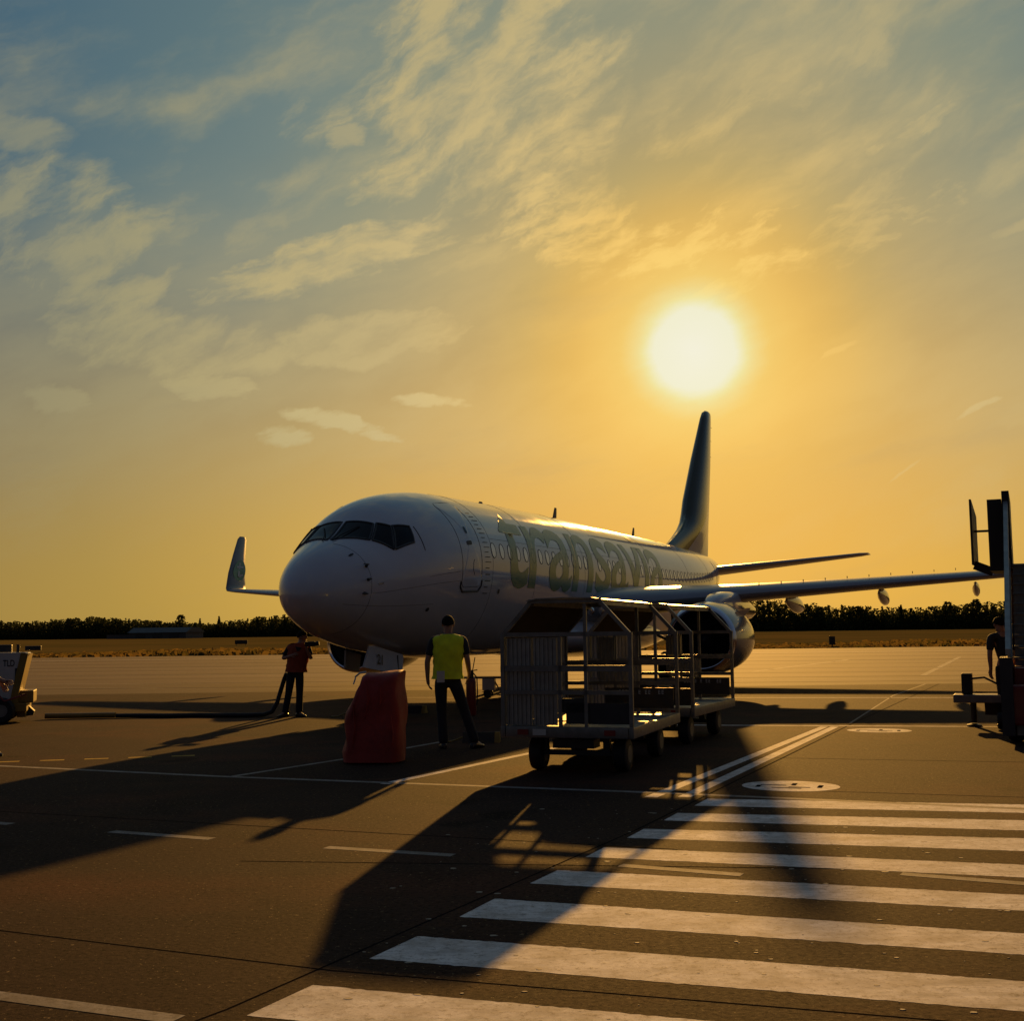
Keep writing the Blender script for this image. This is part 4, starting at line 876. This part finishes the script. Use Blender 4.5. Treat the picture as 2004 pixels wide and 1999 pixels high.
def person(loc, rz, J, label, vest=None, vest_open=False, sleeve=True, hold=None, scale=1.0, turn=0.0):
    """J: joint positions (x right, y facing, z up). Builds a continuous body with face and fingers, then clothes over it."""
    p = empty('person', loc, rz, scale); tag(p, label, 'person')
    j = {}; B = []
    def put(k, pos, r, r2=None): j[k] = (*pos, r) if r2 is None else (*pos, r, r2)
    put('pelvis', J['pelvis'], .135, .10); put('waist', lerp(J['pelvis'], J['chest'], .45), .125, .095); put('chest', J['chest'], .15, .105)
    put('neckb', lerp(J['chest'], J['neck'], .75), .085, .07); put('neck', J['neck'], .055); put('jaw', lerp(J['neck'], J['head'], .45), .060, .068); put('skull', J['head'], .078, .096)
    put('crown', tuple(J['head'][i]+(J['head'][i]-J['neck'][i])*.42 for i in range(3)), .062, .075)
    B += [('pelvis', 'waist'), ('waist', 'chest'), ('chest', 'neckb'), ('neckb', 'neck'), ('neck', 'jaw'), ('jaw', 'skull'), ('skull', 'crown')]
    for s_ in 'LR':
        put('sh'+s_, J['sh'+s_], .062); put('el'+s_, J['el'+s_], .042); put('wr'+s_, J['wr'+s_], .028); put('um'+s_, lerp(J['sh'+s_], J['el'+s_], .45), .050); put('fo'+s_, lerp(J['el'+s_], J['wr'+s_], .35), .041)
        put('pa'+s_, lerp(J['wr'+s_], J['ha'+s_], .55), .040, .020)
        B += [('neckb', 'sh'+s_), ('sh'+s_, 'um'+s_), ('um'+s_, 'el'+s_), ('el'+s_, 'fo'+s_), ('fo'+s_, 'wr'+s_), ('wr'+s_, 'pa'+s_)]
        w = Vector(J['wr'+s_]); h = Vector(J['ha'+s_]); ax = (h-w).normalized(); Lh = max((h-w).length, .1)
        sd = ax.cross(Vector((1 if s_ == 'L' else -1, .25, 0))); sd = sd.normalized() if sd.length > .01 else Vector((0, 1, 0)); curl = ax.cross(sd)*(1 if s_ == 'L' else 1)
        if curl.x*(1 if s_ == 'L' else -1) < 0: curl = -curl
        for q, (off, ln) in enumerate(((-.030, .075), (-.010, .088), (.010, .083), (.029, .064))):
            b0 = w+ax*Lh*.95+sd*off; b1 = b0+ax*ln*.55+curl*.012; b2 = b1+ax*ln*.38+curl*.030
            put('f%d%s' % (q, s_), b0, .0105); put('g%d%s' % (q, s_), b1, .0092); put('h%d%s' % (q, s_), b2, .008)
            B += [('pa'+s_, 'f%d%s' % (q, s_)), ('f%d%s' % (q, s_), 'g%d%s' % (q, s_)), ('g%d%s' % (q, s_), 'h%d%s' % (q, s_))]
        b0 = w+ax*Lh*.42-sd*.036; b1 = b0+ax*.032-sd*.022+curl*.012; b2 = b1+ax*.032+curl*.012
        put('t0'+s_, b0, .013); put('t1'+s_, b1, .011); put('t2'+s_, b2, .009); B += [('pa'+s_, 't0'+s_), ('t0'+s_, 't1'+s_), ('t1'+s_, 't2'+s_)]
        put('hi'+s_, J['hi'+s_], .088); put('kn'+s_, J['kn'+s_], .056); put('ca'+s_, lerp(J['kn'+s_], J['an'+s_], .3), .056); put('an'+s_, J['an'+s_], .036); put('to'+s_, J['to'+s_], .036, .026)
        B += [('pelvis', 'hi'+s_), ('hi'+s_, 'kn'+s_), ('kn'+s_, 'ca'+s_), ('ca'+s_, 'an'+s_), ('an'+s_, 'to'+s_)]
    # face: brow, nose, chin, ears
    hd = Vector(J['head']); fwd = Vector((math.sin(turn), math.cos(turn), 0)); sdv = Vector((fwd.y, -fwd.x, 0))
    for k, pos, r in [('nose', hd+fwd*.100-Vector((0, 0, .018)), .014), ('chin', hd+fwd*.065-Vector((0, 0, .095)), .026), ('brow', hd+fwd*.075+Vector((0, 0, .025)), .030)]:
        put(k, tuple(pos), r); B.append(('skull' if k != 'chin' else 'jaw', k))
    body = skin_mesh('body', j, B, SKIN, p, 'pelvis')
    m = MB()
    for s_ in (1, -1): m.lathe([(-.012, .008), (-.010, .026), (.0, .030), (.010, .022)], tuple(hd+sdv*s_*.078-Vector((0, 0, .01))), 'X', 10, .6)
    m.build('ear', SKIN, p, smooth=60)
    m = MB()
    for s_ in (1, -1): m.lathe([(-.008, .004), (0, .010), (.008, .004)], tuple(hd+fwd*.088+sdv*s_*.03+Vector((0, 0, .002))), 'X', 8)
    m.build('eye', INK, p, smooth=60)
    m = MB(); mo = hd+fwd*.083-Vector((0, 0, .062)); m.tube([mo-sdv*.022, mo+fwd*.006, mo+sdv*.022], [.003, .006, .003], 6); m.build('mouth', REDM, p, smooth=60)
    # hair cap
    m = MB(); rg = []
    for i in range(9):
        th = R(4+i*14); ring = []
        for k in range(20):
            a = 2*math.pi*k/20; back = .5-.5*math.cos(a); lim = min(th, R(72+44*back)); rx, ry, rz_ = .090, .110, .105
            q = hd+Vector((0, 0, .022))+sdv*(rx*math.sin(lim)*math.sin(a))+fwd*(ry*math.sin(lim)*math.cos(a)-.006)+Vector((0, 0, rz_*math.cos(lim)))
            ring.append(tuple(q))
        rg.append(ring)
    m.loft(rg, True, True); m.build('hair', HAIR, p, smooth=70)
    # trousers
    t_ = {}; TB = [('pelvis', 'belt')]
    t_['pelvis'] = (*J['pelvis'], .155, .125); t_['belt'] = (*lerp(J['pelvis'], J['chest'], .25), .148, .118)
    for s_ in 'LR':
        hi, kn, an = J['hi'+s_], J['kn'+s_], J['an'+s_]
        t_['a'+s_] = (*hi, .108); t_['b'+s_] = (*lerp(hi, kn, .5), .096, .090); t_['c'+s_] = (*kn, .080, .076); t_['c2'+s_] = (*lerp(kn, an, .25), .083, .075)
        t_['d'+s_] = (*lerp(kn, an, .62), .078, .074); t_['e'+s_] = (*lerp(kn, an, .88), .081, .076); t_['f'+s_] = (an[0], an[1]+.015, an[2]-.03, .074, .070)
        TB += [('pelvis', 'a'+s_), ('a'+s_, 'b'+s_), ('b'+s_, 'c'+s_), ('c'+s_, 'c2'+s_), ('c2'+s_, 'd'+s_), ('d'+s_, 'e'+s_), ('e'+s_, 'f'+s_)]
    skin_mesh('trousers', t_, TB, CLOTH, p, 'pelvis')
    # shirt with sleeves
    s2 = {'lo': (*lerp(J['pelvis'], J['chest'], .15), .150, .120), 'mid': (*lerp(J['pelvis'], J['chest'], .55), .145, .115), 'chest': (*J['chest'], .168, .125), 'top': (*lerp(J['chest'], J['neck'], .72), .105, .085), 'col': (*lerp(J['chest'], J['neck'], .95), .066, .066)}
    SB = [('lo', 'mid'), ('mid', 'chest'), ('chest', 'top'), ('top', 'col')]
    for s_ in 'LR':
        sh, e_ = J['sh'+s_], J['el'+s_]; s2['s'+s_] = (*sh, .072); s2['u'+s_] = (*lerp(sh, e_, .5), .066); s2['v'+s_] = (*lerp(sh, e_, .80 if sleeve else .92), .062)
        SB += [('top', 's'+s_), ('s'+s_, 'u'+s_), ('u'+s_, 'v'+s_)]
        if not sleeve: s2['w'+s_] = (*lerp(e_, J['wr'+s_], .2), .062); s2['x'+s_] = (*lerp(e_, J['wr'+s_], .9), .048); SB += [('v'+s_, 'w'+s_), ('w'+s_, 'x'+s_)]
    skin_mesh('shirt', s2, SB, SHIRT, p, 'chest')
    # shoes
    for s_ in 'LR':
        an, to = Vector(J['an'+s_]), Vector(J['to'+s_]); d_ = Vector((to.x-an.x, to.y-an.y, 0)); d_.normalize(); sd = Vector((d_.y, -d_.x, 0)); m = MB(); rg = []
        for u, w, h in [(-.085, .03, .05), (-.075, .042, .075), (-.02, .046, .095), (.06, .046, .08), (.12, .052, .058), (.18, .048, .048), (.21, .028, .035)]:
            cpt = Vector((an.x, an.y, 0))+d_*u
            rg.append([tuple(cpt+sd*(w*math.cos(a))+Vector((0, 0, max(0, h*.5+h*.55*math.sin(a))))) for a in [2*math.pi*k/12 for k in range(12)]])
        m.loft(rg); m.build('shoe', SHOE, p, smooth=50)
    # hi-vis vest: lofted rings round the torso, with shoulder straps
    if vest is not None:
        m = MB(); rg = []; pe, ch = Vector(J['pelvis']), Vector(J['chest']); nk = Vector(J['neck']); shw = (Vector(J['shR'])-Vector(J['shL'])).length/2
        mid = (Vector(J['shR'])+Vector(J['shL']))/2; axs = (Vector(J['shR'])-Vector(J['shL'])).normalized(); fr = Vector((-axs.y, axs.x, 0))
        rows = [(-.02, .222, .168), (.10, .212, .160), (.35, .200, .152), (.6, .205, .156), (.85, .216, .162), (1.0, .222, .163), (1.18, .226, .150), (1.34, .242, .132), (1.46, .246, .112), (1.54, .215, .094), (1.60, .150, .082), (1.64, .085, .07)]
        NR = 40
        for q_, a_, b_ in rows:
            cpt = pe+(ch-pe)*q_ if q_ <= 1 else ch+(mid+Vector((0, 0, .05))-ch)*((q_-1)/.55)
            cpt.z = pe.z+(ch.z-pe.z)*q_ if q_ <= 1 else ch.z+(mid.z+.065-ch.z)*((q_-1)/.62)
            ring = []
            for k in range(NR):
                an_ = 2*math.pi*k/NR; wob = .010*math.sin(5*an_+9*q_)+.008*math.sin(11*an_-13*q_) if q_ < 1.2 else 0
                ca, sa = math.cos(an_), math.sin(an_)
                ring.append(tuple(cpt+axs*((a_+wob)*math.copysign(abs(ca)**.8, ca))+fr*((b_+wob)*math.copysign(abs(sa)**.85, sa))))
            rg.append(ring)
        m.loft(rg, True, False); m.build('vest', vest, p, smooth=60)
    return p
SIDE = lambda a, b_, c: (a, b_, c)
# the man in yellow, back to the crossing, feet apart
JA = dict(pelvis=(.03, 0, .98), chest=(.045, .02, 1.36), neck=(.045, .02, 1.60), head=(.04, .035, 1.745), shL=(-.165, .01, 1.53), shR=(.255, .01, 1.53), elL=(-.255, .0, 1.22), wrL=(-.255, .05, .975), haL=(-.245, .08, .89),
          elR=(.315, .0, 1.23), wrR=(.335, .12, 1.03), haR=(.325, .17, .965), hiL=(-.07, 0, .93), hiR=(.13, 0, .93), knL=(-.055, .03, .50), anL=(-.03, -.03, .09), toL=(-.06, .13, .03), knR=(.27, .05, .51), anR=(.41, -.01, .09), toR=(.50, .13, .03))
pa = person((-.98, 17.6, 0), 0, JA, 'tall man in a yellow vest standing with his back turned', YELV, scale=1.01)
m = MB(); m.bbox((.0, 0, 0), (.055, .03, .12), .008); m.tube([(.015, 0, .05), (.05, .01, .24)], .007, 6); tag(m.build('handheld_radio', INK, loc=(-.61, 17.72, 1.04)), 'black handheld radio with aerial in the right hand of the man in yellow', 'radio')
MB().quad((-.11, -.195, .93), (0.0, -.20, .93), (0, -.20, 1.09), (-.11, -.195, 1.09)).build('pocket_flap', REFL, pa)
# the man holding a dark object up beside the nose
JB = dict(pelvis=(.12, 0, .90), chest=(.17, .02, 1.25), neck=(.215, .02, 1.47), head=(.245, .03, 1.60), shL=(.0, .03, 1.41), shR=(.36, .0, 1.40), elL=(-.15, .02, 1.16), wrL=(.03, -.12, 1.22), haL=(.11, -.15, 1.25), elR=(.44, -.06, 1.16), wrR=(.36, -.16, 1.36), haR=(.36, -.18, 1.43),
          hiL=(.03, 0, .87), hiR=(.20, 0, .87), knL=(-.02, -.02, .46), anL=(-.09, 0, .09), toL=(-.16, -.12, .03), knR=(.205, -.03, .47), anR=(.19, 0, .09), toR=(.30, -.10, .03))
pb = person((-4.52, 24.85, 0), 0, JB, 'man in an orange vest standing beside the aircraft nose', ORGV, scale=1.0, turn=R(100))
m = MB(); m.bbox((0, 0, 0), (.20, .10, .10), .015); m.tube([(.09, 0, 0), (.18, 0, .015)], .045, 12); tag(m.build('dark_device', INK, loc=(-4.08, 24.66, 1.455)), 'dark handheld device raised to the shoulder of the man in the orange vest', 'device')
# the man half out of frame on the left
JC = dict(pelvis=(0, 0, .96), chest=(.0, .02, 1.33), neck=(0, .02, 1.56), head=(.0, .03, 1.70), shL=(-.20, 0, 1.49), shR=(.20, 0, 1.49), elL=(-.26, -.02, 1.2), wrL=(-.24, .12, 1.0), haL=(-.22, .17, .93), elR=(.26, .02, 1.2), wrR=(.25, .24, 1.06), haR=(.23, .32, 1.03),
          hiL=(-.10, 0, .92), hiR=(.10, 0, .92), knL=(-.11, .06, .5), anL=(-.11, -.1, .09), toL=(-.11, .06, .03), knR=(.11, .08, .5), anR=(.11, .05, .09), toR=(.11, .23, .03))
person((-7.41, 17.35, 0), R(-82), JC, 'man walking into the picture at its left edge', None, scale=1.0)
# the man beside the stairs
JD = dict(pelvis=(.04, 0, .95), chest=(.02, .02, 1.31), neck=(.0, .03, 1.54), head=(-.02, .05, 1.67), shL=(-.19, .02, 1.46), shR=(.20, 0, 1.46), elL=(-.235, .0, 1.17), wrL=(-.20, .05, .93), haL=(-.19, .08, .84), elR=(.25, .02, 1.17), wrR=(.22, .12, .95), haR=(.2, .16, .87),
          hiL=(-.05, 0, .90), hiR=(.13, 0, .90), knL=(-.02, .05, .49), anL=(.0, 0, .09), toL=(-.03, .16, .03), knR=(.14, .05, .49), anR=(.15, -.02, .09), toR=(.18, .13, .03))
person((7.99, 20.1, 0), R(8), JD, 'man in dark clothes standing beside the passenger stairs', None, scale=1.0)

# ------------------------------------------------------------------ far edge of the airfield
def rough_terrain(y): return float(np.interp(y, ys, zs))
m = MB()
for i in range(9000):
    y = 107.5+abs(random.gauss(0, 1))*9+random.random()*6; x = random.uniform(-75, 75); z = rough_terrain(y)-.02; h = random.uniform(.10, .34)*(1.0+.6*math.sin(x*.13+2)*math.sin(x*.041)); w = random.uniform(.15, .5); a = random.random()*3.14
    dx, dy = w*math.cos(a), w*math.sin(a); lx = random.uniform(-.2, .2)
    m.add([(x-dx, y-dy, z), (x+dx, y+dy, z), (x+dx*.3+lx, y+dy*.3, z+h), (x-dx*.5+lx, y-dy*.5, z+h*.85)], [(0, 1, 2, 3)])
tag(m.build('grass', GRASS), 'rough dry grass along the far edge of the concrete apron', 'grass', kind='stuff')

def crown(mb, cx, cy, z0, h, w, kind, n):
    for i in range(n):
        f_ = random.random()**.8
        if kind == 'spire': rad = w*(1-f_)**.85*random.uniform(.35, 1.0)+.1
        else: rad = w*math.sin(math.pi*min(.98, .12+.82*f_))**.6*random.uniform(.35, 1.08)
        a = random.random()*6.283; x, y, z = cx+rad*math.cos(a), cy+rad*math.sin(a)*.8, z0+f_*h
        s_ = random.uniform(.25, .75)*(.8 if kind == 'spire' else 1.0)*(.5+.06*h); u = Vector((random.gauss(0, 1), random.gauss(0, 1), random.gauss(0, .6))).normalized(); v = u.cross(Vector((random.gauss(0, 1), random.gauss(0, 1), random.gauss(0, 1)))).normalized()
        P0 = Vector((x, y, z)); mb.add([P0-u*s_, P0+v*s_*.7, P0+u*s_, P0-v*s_*.6], [(0, 1, 2, 3)])
m = MB(); m.cur = 0
NW = 400
def wood_line(q):     # q 0..1 left to right
    return (-330+q*590, 660-q*245)
for i in range(NW*3):
    q = (i % NW + random.random())/NW; x, y = wood_line(q); row = i//NW; y += row*7+random.uniform(-2, 2); m.cur = random.randint(0, 1)
    hh = (8.6+1.2*math.sin(q*37)+1.2*math.sin(q*11+1))*random.uniform(.82, 1.12)*(1.0+.12*q); kind = 'spire' if random.random() < .45 else 'round'
    crown(m, x, y, rough_terrain(y)+.2, hh, random.uniform(1.5, 2.3) if kind == 'spire' else random.uniform(2.4, 3.8), kind, 110)
m.cur = 0
for i in range(300):   # shadowed undergrowth below the crowns
    q = i/299; x, y = wood_line(q); y += 12; z = rough_terrain(y); w = 2.4
    m.add([(x-w, y, z-.5), (x+w, y, z-.5), (x+w, y+1.0, z+5.5+random.uniform(-1, 1)), (x-w, y+1.0, z+5.5+random.uniform(-1, 1))], [(0, 1, 2, 3)])
tag(m.build('forest', [LEAF, NEEDLE]), 'dark continuous wood closing the horizon behind the runway', 'wood', kind='stuff')
protos = []
for kind, nm, hgt in (('spire', 'conifer_tree', 11.0), ('round', 'broadleaf_tree', 10.5)):
    for variant in range(2):
        tr = empty(nm, (0, 0, -300)); mm = MB(); mm.tube([(0, 0, -.3), (.05, 0, hgt*.5), (0, .05, hgt*.93)], [.22, .14, .03], 7)
        for k in range(9):
            z = hgt*(.28+.065*k); a = k*2.4+variant; L = (hgt*.17)*(1-.6*k/9); mm.tube([(0, 0, z), (L*math.cos(a), L*math.sin(a), z+L*.35)], [.06, .015], 5)
        mm.build('trunk', BARK, tr); mm = MB(); crown(mm, 0, 0, hgt*.14, hgt*.88, 2.2 if kind == 'spire' else 3.2, kind, 420); mm.build('crown', NEEDLE if kind == 'spire' else LEAF, tr); protos.append((tr, nm))
used = [False]*4
for i in range(44):
    k = random.randrange(4); q = (i+random.random())/44; x, y = wood_line(q); y += random.uniform(-3, 6); tr, nm = protos[k]
    o = tr if not used[k] else copy_tree(tr); used[k] = True
    o.location = (x, y, rough_terrain(y)); s_ = random.uniform(.78, 1.02)*(1.0+.10*q)*(.86 if k < 2 else 1.0); o.scale = (s_*random.uniform(.85, 1.15), s_, s_); o.rotation_euler = (0, 0, random.random()*6)
    tag(o, 'dark pointed tree rising above the skyline of the wood' if k < 2 else 'dark rounded tree rising above the skyline of the wood', 'tree', 'pointed trees along the wood' if k < 2 else 'rounded trees along the wood')
# low hangar in front of the wood
c = empty('hangar', (-147, 520, rough_terrain(520)), R(-16)); tag(c, 'long low hangar with grey roof in front of the wood', 'hangar')
MB().box((0, 0, 1.3), (27, 14, 2.6)).build('wall', ROOF, c)
m = MB(); m.loft([[(x, -7.6, 2.5), (x, 7.6, 2.5), (x, 3, 4.6), (x, -3, 4.6)] for x in (-14, 14)]); m.build('roof', ROOF, c)
MB().box((-20, 0, .9), (12, 9, 1.8)).build('side_shed', ROOF, c)
for x in (-8, 0, 8): MB().box((x, -7.05, 1.1), (4.5, .1, 2.0)).build('door', SEAM, c)
# small airfield boards
c = empty('marker_board', (28.9, 111.6, 0)); tag(c, 'small dark marker board in the grass on the right', 'marker board')
MB().bbox((0, 0, .62), (.55, .12, .75), .02).build('board', INK, c); MB().box((0, 0, .12), (.1, .1, .3)).build('post', DKMET, c)
c = empty('runway_sign', (-41.0, 185, .25)); tag(c, 'low dark runway sign in the grass left of the nose', 'runway sign')
MB().bbox((0, 0, .55), (1.9, .2, .6), .03).build('board', INK, c)
for x in (-.7, .7): MB().box((x, 0, .1), (.1, .1, .3)).build('post', DKMET, c)
